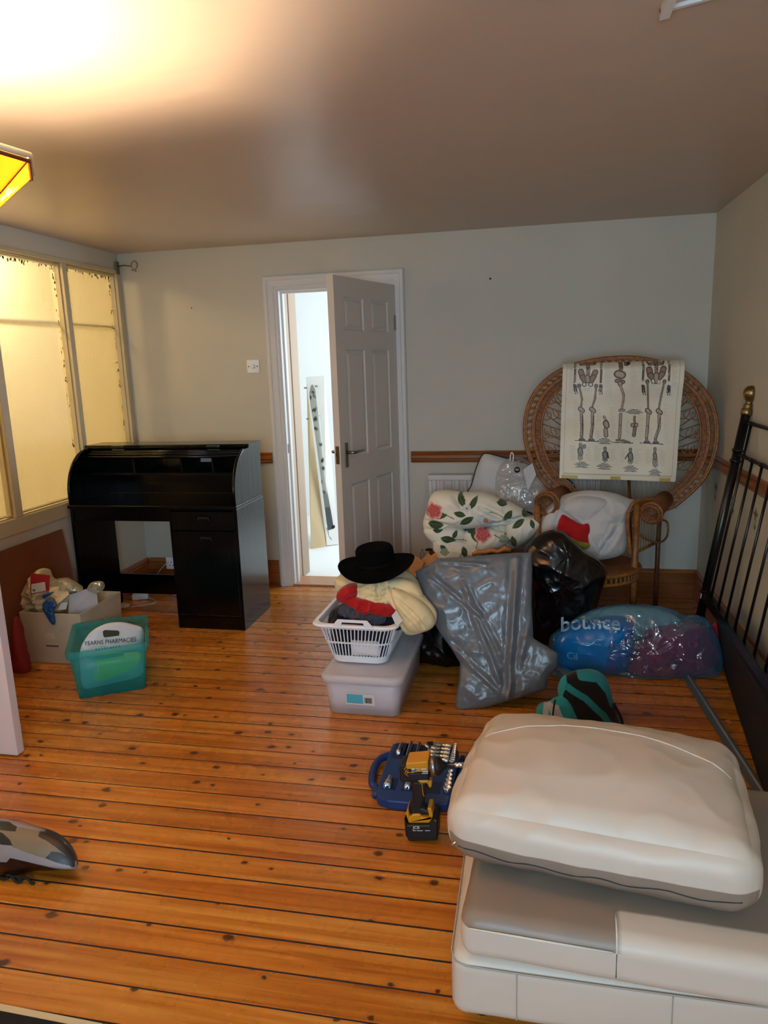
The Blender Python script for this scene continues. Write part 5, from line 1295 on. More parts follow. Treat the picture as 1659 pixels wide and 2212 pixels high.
# knee details
bone([(492, 650), (512, 690)], 11, BRN, BONE); bone([(508, 705), (515, 730)], 26, DKB, BONE); bone([(505, 765), (508, 815)], 20, BRN, BONE)
bone([(754, 645), (754, 690)], 11, BRN, TAN); bone([(736, 715), (738, 720)], 18, DKB, BONE); bone([(768, 712), (768, 718)], 18, DKB, BONE); bone([(756, 745), (748, 805)], 17, BRN, TAN)
# feet and hands along the bottom
for cx, top_, bo in ((290, 900, 1050), (500, 925, 1055), (718, 925, 1060), (925, 910, 1075)):
    bone([(cx, top_), (cx, top_+25)], 13, DKB, GRY)
    bone([(cx-2, top_+50), (cx+1, top_+85)], 24 if cx < 900 else 18, DKB, GRY)
    for f_ in range(4): bone([(cx-18+f_*11, top_+85), (cx-20+f_*12, bo-(abs(f_-1.5)*12))], 4.5, DKB, GRY)
bone([(322, 915), (322, 925)], 16, DKB, GRY); bone([(520, 960), (530, 1010)], 5, DKB, None); bone([(698, 970), (672, 1010)], 5, DKB, None)
# fine print
def dash(x, y, w, c=GRY, h=1.6): 
    a = inv(*S(x, y)); b_ = inv(*S(x+w, y))
    for i in range(int(a[0]*NU), int(b_[0]*NU)+1):
        if rnd.random() < .82 and 0 <= i < NU and 0 <= int(a[1]*NV) < NV:
            if img[int(a[1]*NV)][i] is CRMP: img[int(a[1]*NV)][i] = tuple(p*.62+q*.38 for p, q in zip(c, CRMP))
for (x0, x1, y0_, y1_, st) in ((190, 232, 200, 460, 9), (495, 580, 160, 480, 13), (710, 770, 160, 390, 14), (1065, 1120, 150, 380, 9), (230, 280, 530, 660, 12), (230, 280, 700, 850, 20), (425, 470, 560, 700, 13), (1000, 1050, 530, 860, 19), (540, 590, 570, 830, 14), (780, 830, 560, 860, 15), (420, 470, 780, 860, 10), (680, 715, 680, 800, 12), (305, 395, 400, 430, 7),
                               (200, 255, 920, 1050, 9), (325, 385, 930, 1050, 10), (400, 470, 920, 1050, 13), (535, 600, 940, 1040, 12), (630, 670, 930, 1040, 12), (745, 815, 930, 1050, 13), (840, 895, 930, 1060, 12), (955, 1015, 920, 1060, 11), (940, 980, 400, 480, 12), (870, 905, 740, 850, 14)):
    y = y0_
    while y < y1_: dash(x0+rnd.uniform(0, 12), y, (x1-x0)*rnd.uniform(.5, .95)); y += st
def title(cx, y, w, n=4):
    for k in range(n):
        ww = w*(.55, .95, 1.3, .8, 1.1)[k % 5]
        a = S(cx-ww/2, y+k*11); b_ = S(cx+ww/2, y+k*11); capsule(*a, *b_, .75, .75, BLK)
title(752, 584, 110, 4); title(495, 843, 90, 5); title(300, 1060, 90, 5); title(492, 1065, 95, 5); title(715, 1072, 95, 5); title(920, 1088, 80, 5)
# border line and tape
for j in range(NV):
    for i in (int(NU*.035), int(NU*.962)):
        if j < NV*.955: img[j][i] = GRY
for i in range(int(NU*.035), int(NU*.962)): img[int(NV*.953)][i] = lin('4a4438'); img[int(NV*.962)][i] = GRY
TAPE = lin('c7a84a')
for j in range(int(NV*.972), NV):
    for i in list(range(int(NU*.02), int(NU*.16)))+list(range(int(NU*.44), int(NU*.53)))+list(range(int(NU*.86), int(NU*.955))):
        img[j][i] = TAPE
V = []; Fc = []; C_ = []
YP = YC-.145
def poster_pt(u, v):
    x0, x1 = 1216-8*v, 1480-22*v
    px = x0+(x1-x0)*u; py = 786-8*u+v*(246+ (262-246)*u)
    w = atp(px, py, YP, .10)
    w.y += .006*math.sin(u*9+v*3)-.010*math.cos(v*7)+.004*math.sin(v*17+u*2)
    if v < .06: w.y += .035*((.06-v)/.06)**2
    return w
for j in range(NV):
    for i in range(NU): V.append(poster_pt(i/(NU-1), j/(NV-1))); C_.append(img[j][i])
# the sheet carries on over the top and down behind
back = []
K = 14
for k in range(1, K+1):
    t = k/K
    for i in range(NU):
        w = poster_pt(i/(NU-1), 0).copy(); w.y += .012+.13*math.sin(min(1, t*2)*math.pi/2)*.5; w.z += .006*math.sin(min(1, t*2)*math.pi)-max(0, t-.5)*.25
        back.append(w)
nV = len(V)
allV = []; allC = []
for k in range(K, 0, -1): allV += back[(k-1)*NU:k*NU]; allC += [CRMP]*NU
allV += V; allC += C_
for j in range(NV+K-1):
    for i in range(NU-1): Fc.append((j*NU+i, (j+1)*NU+i, (j+1)*NU+i+1, j*NU+i+1))
mk('anatomy_poster', (allV, Fc), mat('poster_paper', 'd3cba6', .45, vcol=True), smooth=True, cols=allC, label='cream anatomy chart of skeletons draped over the wicker chair back', cat='poster')

# ------------------------------------------------------------------ black bedstead end against the right wall
bed = thing('bedstead_end', 'black metal bedstead end with brass ball leaning on the right wall', 'bed frame', (.82, 3.0, 0))
def bl_(y, z, o=0): return Vector((.808+.150*z+o, y, z))
yA, yB = 3.67, 1.90
for yy in (yA, yB):
    lgm = mk('post', join(tube([bl_(yy, .002), bl_(yy, 1.20)], .021, 14), *[tube([bl_(yy, z-.006), bl_(yy, z+.006)], .027, 14) for z in (.20, .33, .98, 1.03)]), M_BLKMET, bed, smooth=True)
    top_ = bl_(yy, 1.195)
    mk('brass_finial', lathe([(.024, 0), (.026, .01), (.024, .03), (.018, .036), (.022, .045), (.016, .052), (.014, .062), (.024, .075), (.032, .095), (.033, .105), (.030, .12), (.02, .133), (.003, .138)], top_, 24, (.15, 0, 1)), M_BRASS, bed, smooth=True)
mk('top_rail', tube([bl_(yA, 1.165), bl_(yB, 1.165)], .009, 10), M_BLKMET, bed, smooth=True)
mk('upper_rail', tube([bl_(yA, 1.015), bl_(yB, 1.015)], .009, 10), M_BLKMET, bed, smooth=True)
mk('lower_rail', join(([bl_(y, z, o) for z in (.29, .335) for y in (yB, yA) for o in (-.016, .016)], [(0, 2, 3, 1), (4, 5, 7, 6), (0, 1, 5, 4), (2, 6, 7, 3), (0, 4, 6, 2), (1, 3, 7, 5)])), M_BLKMET, bed, bevel=.003)
ys = [3.56, 3.42, 3.28, 3.14, 3.0, 2.86, 2.72, 2.58, 2.44, 2.30, 2.16, 2.02]
for k, y in enumerate(ys):
    zt_ = 1.165 if k in (0, 11) else 1.015
    mk('spindle', tube([bl_(y, .335), bl_(y, zt_)], .0062, 8), M_BLKMET, bed, smooth=True)
    mk('collar', join(*[tube([bl_(y, z-.008), bl_(y, z+.008)], .0135, 10) for z in ((1.165, 1.015) if k in (0, 11) else (1.015,))]), M_BLKMET, bed, smooth=True)
mk('white_sticker', hexa([bl_(3.655, .30, -.0225), bl_(3.64, .30, -.0225), bl_(3.64, .325, -.0225), bl_(3.655, .325, -.0225)], [p-Vector((.001, 0, 0)) for p in (bl_(3.655, .30, -.0225), bl_(3.64, .30, -.0225), bl_(3.64, .325, -.0225), bl_(3.655, .325, -.0225))]), M_PAPER, bed)
sr = thing('bed_side_board', 'black padded bed board standing on edge below the bedstead bars', 'bed board', (.86, 2.9, 0))
mk('board', hexa([(.905, 3.42, 0.002), (.96, 3.42, .002), (.885, 2.0, .002), (.74, 2.0, .002)][::-1], [(.865, 3.50, .27), (.895, 3.50, .27), (.865, 2.0, .27), (.80, 2.0, .27)][::-1]), mat('black_board', '050505', .75), sr, bevel=.006)
g = hexa([(.700, 3.42, .002), (.742, 3.42, .002), (.812, 2.28, .002), (.770, 2.28, .002)][::-1], [(.700, 3.42, .010), (.742, 3.42, .010), (.812, 2.28, .010), (.770, 2.28, .010)][::-1])
strip = thing('metal_bed_rail', 'long grey metal angle rail lying on the floor beside the bed board', 'rail', (.75, 2.85, 0))
M_GRM = mat('grey_painted_steel', '596066', .4)
mk('flat_flange', g, M_GRM, strip); 
mk('upright_flange', hexa([(.722, 3.42, .010), (.725, 3.42, .010), (.795, 2.28, .010), (.792, 2.28, .010)][::-1], [(.722, 3.42, .022), (.725, 3.42, .022), (.795, 2.28, .022), (.792, 2.28, .022)][::-1]), mat('pale_steel_edge', '8f989c', .35), strip)
mk('wood_chip', rot(box(.80, .815, 2.93, 2.955, .001, .006), .3, (.81, 2.94, 0)), mat('tan_chip', 'b07a4e', .7), label='tiny tan wood chip on the floor between rail and bed board', cat='debris')

# ------------------------------------------------------------------ socket set and drill
M_CASE = mat('blue_moulded_plastic', '12336b', .38); M_CASED = mat('blue_moulded_dark', '0b1f45', .5)
case = thing('socket_set_case', 'open dark blue tool case with sockets lying on the boards', 'tool case', (-.40, 2.34, 0))
def cpt(a, b_, z): return Vector((-.515+a, 2.165+b_, z))      # case local: a right, b back
out = [(0, .03), (.012, .005), (.05, -.012), (.20, -.012), (.255, .004), (.262, .06), (.262, .30), (.255, .345), (.235, .37), (.12, .365), (.10, .372), (.02, .372), (-.002, .355), (-.004, .30)]
hnd = [(-.004, .295), (-.03, .27), (-.042, .22), (-.040, .16), (-.028, .10), (-.01, .075), (.0, .03)]
def fill(poly, z0, z1): return [cpt(a, b_, z0) for a, b_ in poly]+[cpt(a, b_, z1) for a, b_ in poly], [tuple(range(len(poly)-1, -1, -1)), tuple(range(len(poly), 2*len(poly)))]+[(i, (i+1) % len(poly), (i+1) % len(poly)+len(poly), i+len(poly)) for i in range(len(poly))]
mk('case_tray', fill(out, .001, .036), M_CASE, case, bevel=.006)
mk('case_handle', tube(catmull([tuple(cpt(a, b_, .02)) for a, b_ in hnd], 5, False), .014, 10), M_CASE, case, smooth=True)
lid = [(.285, .0), (.30, -.012), (.50, -.012), (.52, .01), (.52, .36), (.50, .372), (.32, .372), (.30, .36), (.285, .33)]
mk('case_lid', fill(lid, .001, .030), M_CASE, case, bevel=.006)
mk('case_hinge', tube([cpt(.273, .05, .016), cpt(.273, .33, .016)], .009, 8), M_CASE, case, smooth=True)
mk('lid_clip', join(*[hexa([cpt(x, y, .03), cpt(x+.025, y, .03), cpt(x+.025, y+.03, .03), cpt(x, y+.03, .03)], [cpt(x, y, .034), cpt(x+.025, y, .034), cpt(x+.025, y+.03, .034), cpt(x, y+.03, .034)]) for x, y in ((.33, .28), (.33, .20))]), M_CASED, case)
rec = [(.012, .25, .05, .11), (.055, .17, .03, .19), (.09, .17, .035, .19), (.13, .20, .04, .15), (.165, .22, .075, .13), (.02, .05, .045, .07), (.085, .05, .04, .07), (.14, .05, .08, .07)]
mk('recess_shade', join(*[hexa([cpt(a, b_, .0355), cpt(a+w, b_, .0355), cpt(a+w, b_+h, .0355), cpt(a, b_+h, .0355)], [cpt(a, b_, .037), cpt(a+w, b_, .037), cpt(a+w, b_+h, .037), cpt(a, b_+h, .037)]) for a, b_, w, h in rec]), M_CASED, case)  # flat plates, shade of the recesses painted as darker blue
M_CHR = mat('polished_chrome', 'dcdcdc', .28, metal=1)
def sock(name, a, b_, L_, r_, ang_, label, group=None, z=.044, n=16):
    d = Vector((math.cos(ang_), math.sin(ang_), 0)); c = cpt(a, b_, z)
    g = lathe([(r_*.55, -.0), (r_*.72, 0), (r_*.72, L_*.35), (r_*.85, L_*.45), (r_, L_*.5), (r_, L_-.001), (r_*.92, L_), (r_*.68, L_), (r_*.62, L_*.7), (.0005, L_*.7)], (0, 0, 0), n, d)
    return mk(name, move(g, c), M_CHR, smooth=True, label=label, cat='socket', group=group)
# deep sockets in two columns
for k in range(5):
    zz = .355-k*.026
    for s_, lab in ((0, 'left'), (1, 'right')):
        o = sock('deep_socket', .190 if s_ == 0 else .192, zz, .036, .0105, math.pi if s_ == 0 else 0, 'chrome deep socket in the %s stack, %s from the back of the case' % (lab, ('first', 'second', 'third', 'fourth', 'fifth')[k]), 'deep sockets in the blue case')
sock('spark_plug_socket', .035, .115, .062, .014, -math.pi/2, 'large chrome spark plug socket at the front left of the blue case')
sock('long_socket', .105, .115, .058, .012, -math.pi/2, 'slimmer long chrome socket at the front of the blue case')
def rod(name, a, b0, b1, r_, label):
    L_ = b0-b1; g = lathe([(r_*.6, 0), (r_*.6, .008), (r_*.75, .01), (r_*.75, L_-.02), (r_, L_-.016), (r_, L_), (r_*.7, L_), (r_*.6, L_-.01), (.0005, L_-.01)], (0, 0, 0), 14, (0, -1, 0))
    mk(name, move(g, cpt(a, b0, .046)), M_CHR, smooth=True, label=label, cat='tool', )
rod('extension_bar', .035, .345, .275, .009, 'short chrome extension bar at the back left of the blue case')
rod('extension_bar', .072, .360, .225, .010, 'longest chrome extension bar with flared end in the blue case')
rod('extension_bar', .105, .360, .235, .0085, 'plain chrome bar lying beside the ratchet in the blue case')
rt = thing('ratchet_handle', 'chrome ratchet wrench with oval head in the blue case', 'tool', cpt(.148, .30, .036))
mk('ratchet_head', lathe([(.012, 0), (.021, .002), (.023, .008), (.021, .014), (.012, .015)], cpt(.148, .345, .038), 24), M_CHR, rt, smooth=True)
mk('selector', lathe([(.012, 0), (.011, .003)], cpt(.148, .345, .0532), 20), M_DARK, rt)
mk('handle', tube([cpt(.148, .33, .046), cpt(.149, .305, .046), cpt(.149, .20, .046)], [.009, .006, .008], 10), M_CHR, rt, smooth=True)
for k in range(14):
    r_ = .006+.0007*k if k < 9 else .010+.0012*(k-9)
    if k < 9: a, b_ = .243, .355-k*.0145
    else: a, b_ = .245, .168-(k-9)*.026
    g = lathe([(r_*.7, 0), (r_, 0), (r_, .020), (r_*.9, .022), (r_*.74, .022), (r_*.7, .010), (.0005, .010)], cpt(a, b_, .034), 16)
    od = ('first', 'second', 'third', 'fourth', 'fifth', 'sixth', 'seventh', 'eighth', 'ninth', 'tenth', 'eleventh', 'twelfth', 'thirteenth', 'fourteenth')[k]
    mk('short_socket', g, M_CHR, smooth=True, label='short upright chrome socket, %s from the back in the right hand row' % od, cat='socket', group='short sockets in the blue case')
mk('socket_adaptor', lathe([(.004, 0), (.004, .008), (.009, .012), (.009, .024), (.006, .024), (.005, .018), (.0005, .018)], cpt(.088, .262, .044), 12, (0, -1, .1)), M_CHR, smooth=True, label='small chrome socket adaptor between two extension bars', cat='tool')

# impact driver
M_ORG = mat('orange_yellow_plastic', 'd08a14', .4); M_RUB = mat('black_rubber_grip', '0d0d0e', .6)
DY = 2.14; DZ = .02
drl = thing('impact_driver', 'orange and black cordless impact driver resting upright on its battery', 'power tool', (-.335, 2.04, 0))
# pixel-drawn profile on a plane leaning back from the battery
def dp(px, py, off=0):
    p = atp(px, py, 2.02, .0); return Vector((p.x, p.y+off, p.z))
def slab(poly, th, name, m, parent=drl, off=0, bevel=.004, smooth=False, y=2.03):
    N_ = len(poly)
    f = [atp(a, b_, y, 0)+Vector((0, off-th/2, 0)) for a, b_ in poly]; k = [p+Vector((0, th, 0)) for p in f]
    for p in f+k:
        if p.z < .002: p.z = .002
    return mk(name, (f+k, [tuple(range(N_-1, -1, -1)), tuple(range(N_, 2*N_))]+[(i, (i+1) % N_, (i+1) % N_+N_, i+N_) for i in range(N_)]), m, parent, bevel=bevel)
def Z7(x, y): return 790+x*.18686, 1560+y*.18686
def zp(L_): return [Z7(*q) for q in L_]
slab(zp([(408, 440), (470, 425), (500, 450), (600, 470), (735, 470), (745, 640), (640, 650), (600, 640), (430, 635), (410, 600)]), .062, 'motor_housing', M_RUB, bevel=.012)
slab(zp([(482, 408), (735, 385), (738, 512), (610, 512), (600, 485), (500, 480), (485, 455)]), .068, 'orange_shell', M_ORG, bevel=.008)
slab(zp([(600, 610), (640, 600), (745, 600), (748, 640), (660, 648), (640, 640)]), .066, 'orange_shell', M_ORG, bevel=.006)
gp = slab(zp([(512, 528), (740, 515), (740, 600), (605, 600), (565, 592), (515, 590)]), .071, 'rating_label', mat('black_label', '101216', .35), bevel=.002)
hb = slab(zp([(548, 640), (650, 650), (712, 660), (705, 800), (670, 950), (760, 985), (750, 1040), (520, 1040), (505, 940), (545, 900), (545, 780), (530, 680)]), .040, 'grip', M_RUB, bevel=.012)
slab(zp([(645, 650), (770, 655), (765, 735), (740, 740), (715, 690), (650, 672)]), .022, 'trigger', M_ORG, bevel=.004)
ft = slab(zp([(475, 1010), (505, 935), (520, 1040), (555, 1010), (640, 1010), (660, 1045), (750, 1050), (720, 940), (770, 935), (790, 1040), (750, 1112), (510, 1112)]), .052, 'orange_foot', M_ORG, bevel=.004)
bt = slab(zp([(465, 1040), (505, 1112), (750, 1112), (795, 1040), (850, 1060), (845, 1290), (520, 1298), (480, 1230)]), .072, 'battery', mat('black_battery', '0e0f10', .45), bevel=.008)
yf_ = 2.03-.036-.0012
def flat_text(s, wpx, cx, cy_, m, parent, name, y=yf_):
    g = text(s, 1, True); xs = [p.x for p in g[0]]; w = max(xs)-min(xs); mx_ = (max(xs)+min(xs))/2; sc = wpx/w
    V = [at(cx+(p.x-mx_)*sc, cy_-p.y*sc*.9, y) for p in g[0]]
    return mk(name, (V, g[1]), m, parent)
M_LET = mat('white_lettering', 'cfcfcf', .5)
cxx, cyy = Z7(582, 1234); flat_text('JCB', 15, cxx, cyy, M_LET, bt, 'logo')
a, b_ = Z7(545, 1258); sq = []
for (x, w) in ((545, 35), (590, 70), (685, 60)): 
    p1, p2 = Z7(x, 1250), Z7(x+w, 1258)
    sq.append(([at(p1[0], p1[1], yf_), at(p2[0], p1[1], yf_), at(p2[0], p2[1], yf_), at(p1[0], p2[1], yf_)], [(0, 1, 2, 3)]))
mk('small_print', join(*sq), M_LET, bt)
sq = []
yl = 2.03-.0355-.0015
for (x, y, w, h) in ((528, 535, 40, 16), (580, 535, 50, 6), (640, 535, 60, 14), (528, 560, 90, 4), (528, 572, 70, 4), (655, 565, 65, 14), (650, 588, 70, 8)):
    p1, p2 = Z7(x, y), Z7(x+w, y+h)
    sq.append(([at(p1[0], p1[1], yl), at(p2[0], p1[1], yl), at(p2[0], p2[1], yl), at(p1[0], p2[1], yl)], [(0, 1, 2, 3)]))
mk('label_print', join(*sq), M_LET, gp)
# stripes at the back of the motor
st = []
for (x, y) in ((445, 520), (450, 565)):
    pts = zp([(x, y+30), (x+10, y+10), (x+45, y), (x+40, y+20), (x+15, y+40), (x+45, y+62), (x+110, y+62)])
    st.append(tube([at(a, b_, 2.03-.033) for a, b_ in pts], .0012, 5))
pts = zp([(570, 655), (600, 665), (650, 720), (665, 845), (680, 858)]); st.append(tube([at(a, b_, 2.03-.0215) for a, b_ in pts], .0012, 5))
mk('orange_stripes', join(*st), M_ORG, drl)
# gear case, nose and chuck along the axis of the motor
c0 = Vector(atp(*Z7(738, 510), 2.03, 0)); c1 = Vector(atp(*Z7(1140, 492), 2.03, 0)); axd = (c1-c0).normalized(); Lc = (c1-c0).length
M_ALU = mat('cast_aluminium', '9c9a97', .35, metal=1, bump=(60, .3, .002))
mk('gear_case', lathe([(.020, -.004), (.030, 0), (.031, .010), (.032, .012), (.032, .020), (.029, .022)], c0, 24, axd), M_ALU, drl, smooth=True)
mk('nose_cover', lathe([(.029, .021), (.028, .030), (.020, .040), (.012, .046), (.010, .052), (.0005, .052)], c0, 24, axd), M_RUB, drl, smooth=True)
mk('bit_holder', lathe([(.004, .05), (.004, Lc*.72), (.008, Lc*.74), (.0085, Lc*.80), (.007, Lc*.83), (.0085, Lc*.86), (.008, Lc*.98), (.005, Lc), (.0005, Lc)], c0, 16, axd), M_CHR, drl, smooth=True)

# ------------------------------------------------------------------ cycling helmet at the left edge
HC1, HC2, HC3 = lin('8f8a8c'), lin('23221f'), lin('7d6f57')
def Zh(x, y): return x*.2315, 1700+y*.2315
def inpoly(a, b_, P_):
    c = False; j = len(P_)-1
    for i in range(len(P_)):
        if (P_[i][1] > b_) != (P_[j][1] > b_) and a < (P_[j][0]-P_[i][0])*(b_-P_[i][1])/(P_[j][1]-P_[i][1])+P_[i][0]: c = not c
        j = i
    return c
pd = [[Zh(*q) for q in L_] for L_ in ([(-80, 330), (0, 305), (100, 318), (195, 360), (200, 392), (100, 378), (0, 365), (-80, 380)], [(-60, 380), (30, 372), (110, 400), (180, 450), (222, 500), (120, 490), (40, 460), (-60, 420)],
      [(388, 405), (450, 420), (560, 480), (640, 560), (700, 660), (710, 740), (690, 740), (650, 630), (560, 540), (480, 480), (400, 440)], [(540, 572), (600, 590), (680, 650), (708, 735), (640, 700), (560, 660), (500, 625)])]
bot = [Zh(*q) for q in [(-80, 560), (0, 590), (50, 640), (170, 650), (210, 608), (260, 620), (330, 640), (480, 690), (600, 745), (712, 762), (712, 900), (-80, 900)]]
brn = [Zh(*q) for q in [(20, 366), (200, 395), (205, 360), (388, 405), (480, 470), (560, 545), (655, 635), (540, 572), (500, 628), (220, 510), (180, 450)]]
BLKH = lin('060606')
def hcol(a, b_):
    if inpoly(a, b_, bot): return BLKH
    for P_ in pd:
        if inpoly(a, b_, P_): return HC2
    if inpoly(a, b_, brn): return HC3
    return HC1
hel = thing('cycling_helmet', 'grey and black cycling helmet tipped on its nose at the left edge', 'helmet', fl(20, 1900))
ho = [Zh(*q) for q in [(-320, 420), (-200, 340), (-80, 305), (0, 300), (120, 320), (260, 365), (400, 405), (520, 460), (620, 540), (690, 650), (712, 735), (700, 762), (620, 768), (480, 775), (350, 780), (200, 810), (60, 825), (-100, 800), (-260, 700)]]
pf = Puff(ho, 1.66, .35, .055, .10, p=1.7, wr=(.002, 12), seed=91, color=hcol, n=360, m=120)
puff('helmet_shell', pf, mat('helmet_shell', '8f8a8c', .42, vcol=True, bump=((500, 500, 500), .2, .001)), hel)
st = [[(60, 820), (110, 830), (150, 900), (190, 925), (200, 870), (150, 835)], [(130, 830), (250, 850), (290, 900), (320, 940)], [(0, 850), (40, 860), (80, 845)], [(160, 935), (200, 932)]]
for L_ in st:
    pts = [atp(*Zh(*q), 1.63, .2) for q in L_]
    for p in pts: p.z = max(p.z, .008)
    mk('chin_strap', tube(catmull([tuple(p) for p in pts], 4, False), .0042, 6), M_DARK, hel, smooth=True)

# rug edge at the bottom left corner
rg = thing('rug', 'black flecked rug with cream binding at the bottom left corner', 'rug', (-1.2, .9, 0))
a, b_ = fl(0, 2172), fl(205, 2212)
d = (b_-a).normalized(); nrm2 = Vector((d.y, -d.x, 0))
q0 = a-d*.5; q1 = b_+d*.02
def slabq(o1, o2, z): return hexa([q0+nrm2*o2, q1+nrm2*o2, q1+nrm2*o1, q0+nrm2*o1], [p+Vector((0, 0, z)) for p in (q0+nrm2*o2, q1+nrm2*o2, q1+nrm2*o1, q0+nrm2*o1)])
mk('binding', slabq(0, .018, .006), mat('cream_binding', 'cdbb92', .8), rg)
mk('pile', slabq(.018, .5, .007), mat('black_rug', '0b0a0a', .95, noise_col=((60, 60, 60), '5a554c', .66, .72), bump=(300, .5, .003)), rg)

# ------------------------------------------------------------------ sofa base and cushions
M_LEA = mat('white_leather', 'd3c6b4', .42, bump=(4.5, .16, .02, 'RIDGED_MULTIFRACTAL'), spec=.4, vcol=True)
M_CAN = mat('grey_canvas', '8b817a', .85, bump=(400, .3, .001))
LE = lin('cbbcab'); CA = lin('8a7868')
M_SEAM = mat('pale_piping', 'd9cfc0', .5); M_SEAM2 = mat('stitched_seam', 'a59a8c', .6); M_ZIP = mat('dark_zip', '1c1b1d', .6)
so_ = thing('sofa_footstool', 'low white leather sofa section under the two cushions', 'sofa', (.28, 1.73, 0))
bxg = softbox(.445, .375, .080, .035, (.28, 1.735, .116), 0, .003, 30, (.003, 6), 2, belly=.004)
mk('base_body', bxg[:2], M_LEA, so_, smooth=True, cols=[LE]*len(bxg[0]))
mk('foot', join(*[lathe([(.02, .001), (.025, .045)], (x, y, 0), 12) for x in (-.1, .66) for y in (1.43, 2.05)]), M_DARK, so_)
mk('top_seam', tube([Vector(p) for p in [(-.166+.03*0, y, .178) for y in (2.06, 1.6, 1.40)]]+[Vector((-.155, 1.372, .178)), Vector((-.13, 1.3605, .178))]+[Vector((x, 1.3595-.004*(1-((x-.28)/.42)**2), .178)) for x in (0, .2, .4, .6, .70)], .0022, 6), M_SEAM2, so_, smooth=True)
for x in (-.02, .30): mk('panel_seam', tube([Vector((x, 1.3585-.005*(1-((x-.28)/.42)**2), .176)), Vector((x, 1.3575-.006*(1-((x-.28)/.42)**2), .06))], .0012, 5), mat('seam_thread_%d' % int(x*100), 'a79b8c', .6), so_)
# lower cushion, canvas side up
def cush(name, label, hx, hy, hz, r, c, rz, crown, colf, seed, wr, belly=.0, n=84, tilt=(0, 0)):
    t = thing(name, label, 'cushion', (c[0], c[1], c[2]-hz))
    V_, F_, L_ = softbox(hx, hy, hz, r, c, rz, crown, n, wr, seed, .15, tilt, belly)
    mk('cushion_cover', (V_, F_), M_LEA, t, smooth=True, cols=[colf(p) for p in L_])
    rm = Matrix.Rotation(rz, 3, 'Z') @ Matrix.Rotation(tilt[0], 3, 'X') @ Matrix.Rotation(tilt[1], 3, 'Y'); cc_ = Vector(c)
    return t, (lambda p: rm @ Vector(p) + cc_)
lx, ly, lz = .47, .33, .055
def c1f(p):
    if p.z > .028 and not (p.y < -ly+.085 and p.x > -.14) : return CA
    return LE
t1, w1 = cush('seat_cushion', 'flat cushion with grey canvas top lying on the sofa base', lx, ly, lz, .035, (.345, 1.66, .248), R(-3.5), .008, c1f, 4, (.004, 5))
mk('piping', tube([w1((x, -ly-.003, .031)) for x in (-.45, -.3, -.15)], .0026, 6), M_SEAM, t1, smooth=True)
mk('corner_piping', tube([w1((-.142, y, z)) for y, z in ((-ly-.001, .028), (-ly+.012, .052), (-ly+.05, .060), (-ly+.085, .060))], .002, 6), M_SEAM, t1, smooth=True)
mk('front_seam', tube([w1((-.142, -ly-.001, z)) for z in (.028, -.03)], .001, 5), M_ZIP, t1)
# upper cushion
ux_, uy_, uz = .335, .255, .078
def c2f(p):
    if p.y < -uy_+.03 and p.z < -.006: return CA
    if p.z < -uz*.75: return CA
    return LE
t2, w2 = cush('back_cushion', 'plump white leather cushion with grey underside topping the stack', ux_, uy_, uz, .060, (.175, 1.70, .402), R(-8.5), .052, c2f, 6, (.012, 4.5), .012, 90, tilt=(R(0), R(0)))
def on_top(x, y): 
    cr = (1-abs(x/ux_)**2.4)*(1-abs(y/uy_)**2.4)
    return w2((x, y, uz+.052*cr+.0015))
V_, F_, L_ = softbox(ux_, uy_, uz, .060, (.175, 1.70, .402), R(-8.5), .052, 60, (.012, 4.5), 6, .15, (0, 0), .012)
bvc = BVHTree.FromPolygons(V_, F_)
def snap(p, off=.0005):
    h = bvc.ray_cast(Vector((p.x, p.y, p.z+.3)), Vector((0, 0, -1)))
    return h[0]+Vector((0, 0, off)) if h[0] is not None else p
mk('top_seam', tube([snap(on_top(x, .115-.10*(x/ux_)**2*(1 if x > 0 else .7))) for x in [-.30+.6*k/30 for k in range(31)]], .0016, 6), M_SEAM, t2, smooth=True)
def snapf(x, z):
    p = w2((x, -uy_-.3, z)); d_ = (w2((x, 0, z))-p).normalized(); h = bvc.ray_cast(p, d_)
    return h[0]-d_*.0006 if h[0] is not None else w2((x, -uy_, z))
mk('front_zip', tube([snapf(-.30+.6*k/30, -.030+.004*math.sin(k*.9)) for k in range(0, 31)], .0013, 5), M_ZIP, t2, smooth=True)
mk('zip_pull', tube([snapf(-.305, -.02), snapf(-.315, -.03)+Vector((-.008, -.012, -.008))], .003, 6), M_METAL, t2, smooth=True)

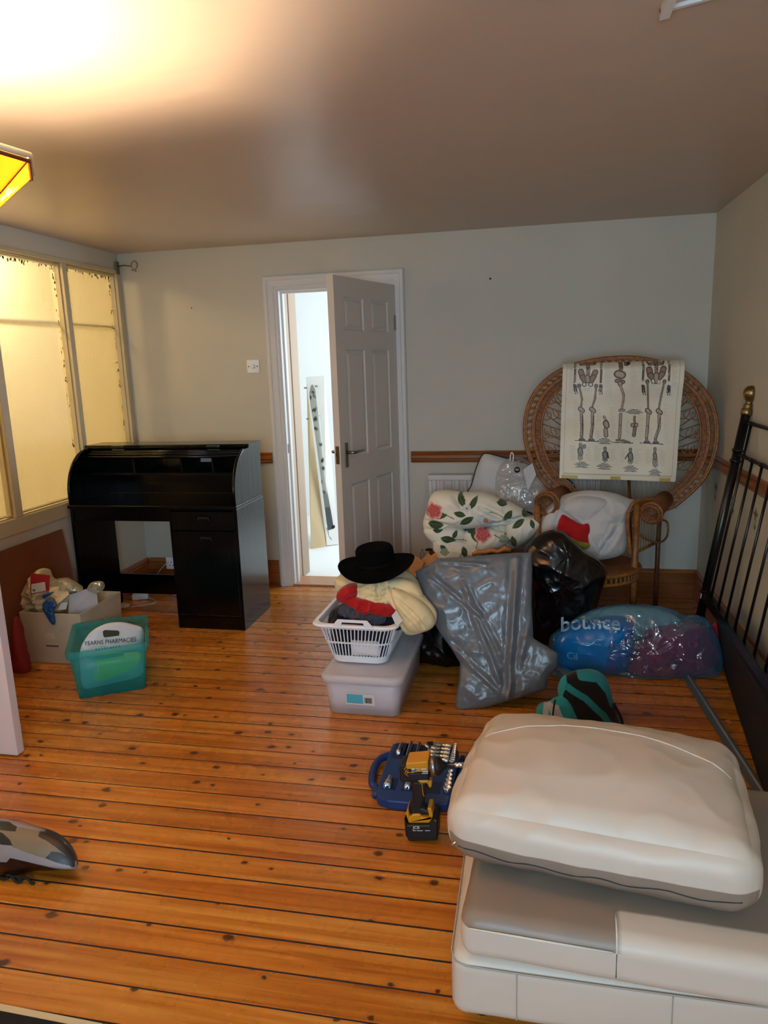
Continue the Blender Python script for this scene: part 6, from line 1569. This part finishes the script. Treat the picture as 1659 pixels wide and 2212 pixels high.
# ------------------------------------------------------------------ ironing board and panel seen through the doorway
ib = thing('ironing_board', 'ironing board with leaf pattern cover leaning in the next room', 'ironing board', (-1.66, 5.6, 0))
IO = [(668, 848), (672, 832), (676, 830), (682, 842), (688, 880), (696, 960), (706, 1060), (716, 1130), (722, 1142), (708, 1146), (702, 1100), (690, 1010), (678, 920), (670, 870)]
lvs = [(677, 848, 5, 3, 1.0), (680, 856, 5, 2.5, .7), (670, 858, 6, 3, 1.3), (680, 885, 7, 4, -.5), (682, 905, 6, 4, -1.0), (681, 925, 7, 3.5, .2), (694, 960, 5, 3, .3), (698, 994, 6, 4, -1), (700, 1011, 7, 4, .2), (694, 1042, 6, 3, -1.2), (700, 1062, 6, 3, .5)]
def icol(a, b_):
    if b_ > 1066: return lin('5d6467') if b_ > 1095 else lin('8c8f89')
    for x, y, l_, w_, an in lvs:
        u = (a-x)*math.cos(an)+(b_-y)*math.sin(an); v = -(a-x)*math.sin(an)+(b_-y)*math.cos(an)
        if abs(u) < l_ and abs(v) < w_*(1-(u/l_)**2): return lin('3c4a40')
    return lin('b9bab0') if b_ > 850 else lin('a0a39c')
pf = Puff(IO, 5.62, -.05, .012, .012, wr=(.002, 6), seed=95, color=icol, n=160, m=40, smooth=False)
puff('board_cover', pf, cloth('leaf_cover', 'b9bab0', vcol=True), ib)
mk('metal_leg', tube([at(706, 1140, 5.62), at(712, 1160, 5.6), at(716, 1166, 5.6)], .006), M_METAL, ib, smooth=True)
mk('rubber_foot', lathe([(.012, -.012), (.014, 0), (.012, .012)], at(720, 1138, 5.58), 16, (0, 1, 0)), M_DARK, ib, smooth=True)
pan = thing('wooden_board', 'tall white wooden board with pegs leaning behind the ironing board', 'board', (-1.72, 5.75, 0))
def q3(px, py, y): return at(px, py, y)
Pn = [fl(676, 1185), fl(708, 1181), q3(690, 812, 6.1), q3(659, 815, 6.1)]
Pn = [fl(704, 1181)+Vector((0, .02, .005)), fl(730, 1178)+Vector((0, .02, .005)), q3(700, 812, 6.0), q3(661, 815, 6.0)]
sheet(Pn, .018, mat('panel_white_paint', 'e9e6df', .5), 'panel_face', parent=pan)
mk('coat_peg', join(*[tube([at(x, y, 6.0), at(x-4, y, 5.9)], .006, 8) for x, y in ((662, 838), (686, 834), (667, 905), (693, 898), (683, 1035), (702, 968))]), mat('peg_metal', '55504a', .4), pan)
mk('hardboard_offcut', hexa([fl(672, 1186), fl(704, 1181), fl(704, 1181)+Vector((.02, .3, 0)), fl(672, 1186)+Vector((0, .3, 0))], [q3(662, 830, 6.15), q3(668, 828, 6.15), q3(668, 828, 6.2), q3(662, 830, 6.2)]), mat('tan_board', 'cdb48c', .8), label='tan board standing behind the white peg board in the next room', cat='board')
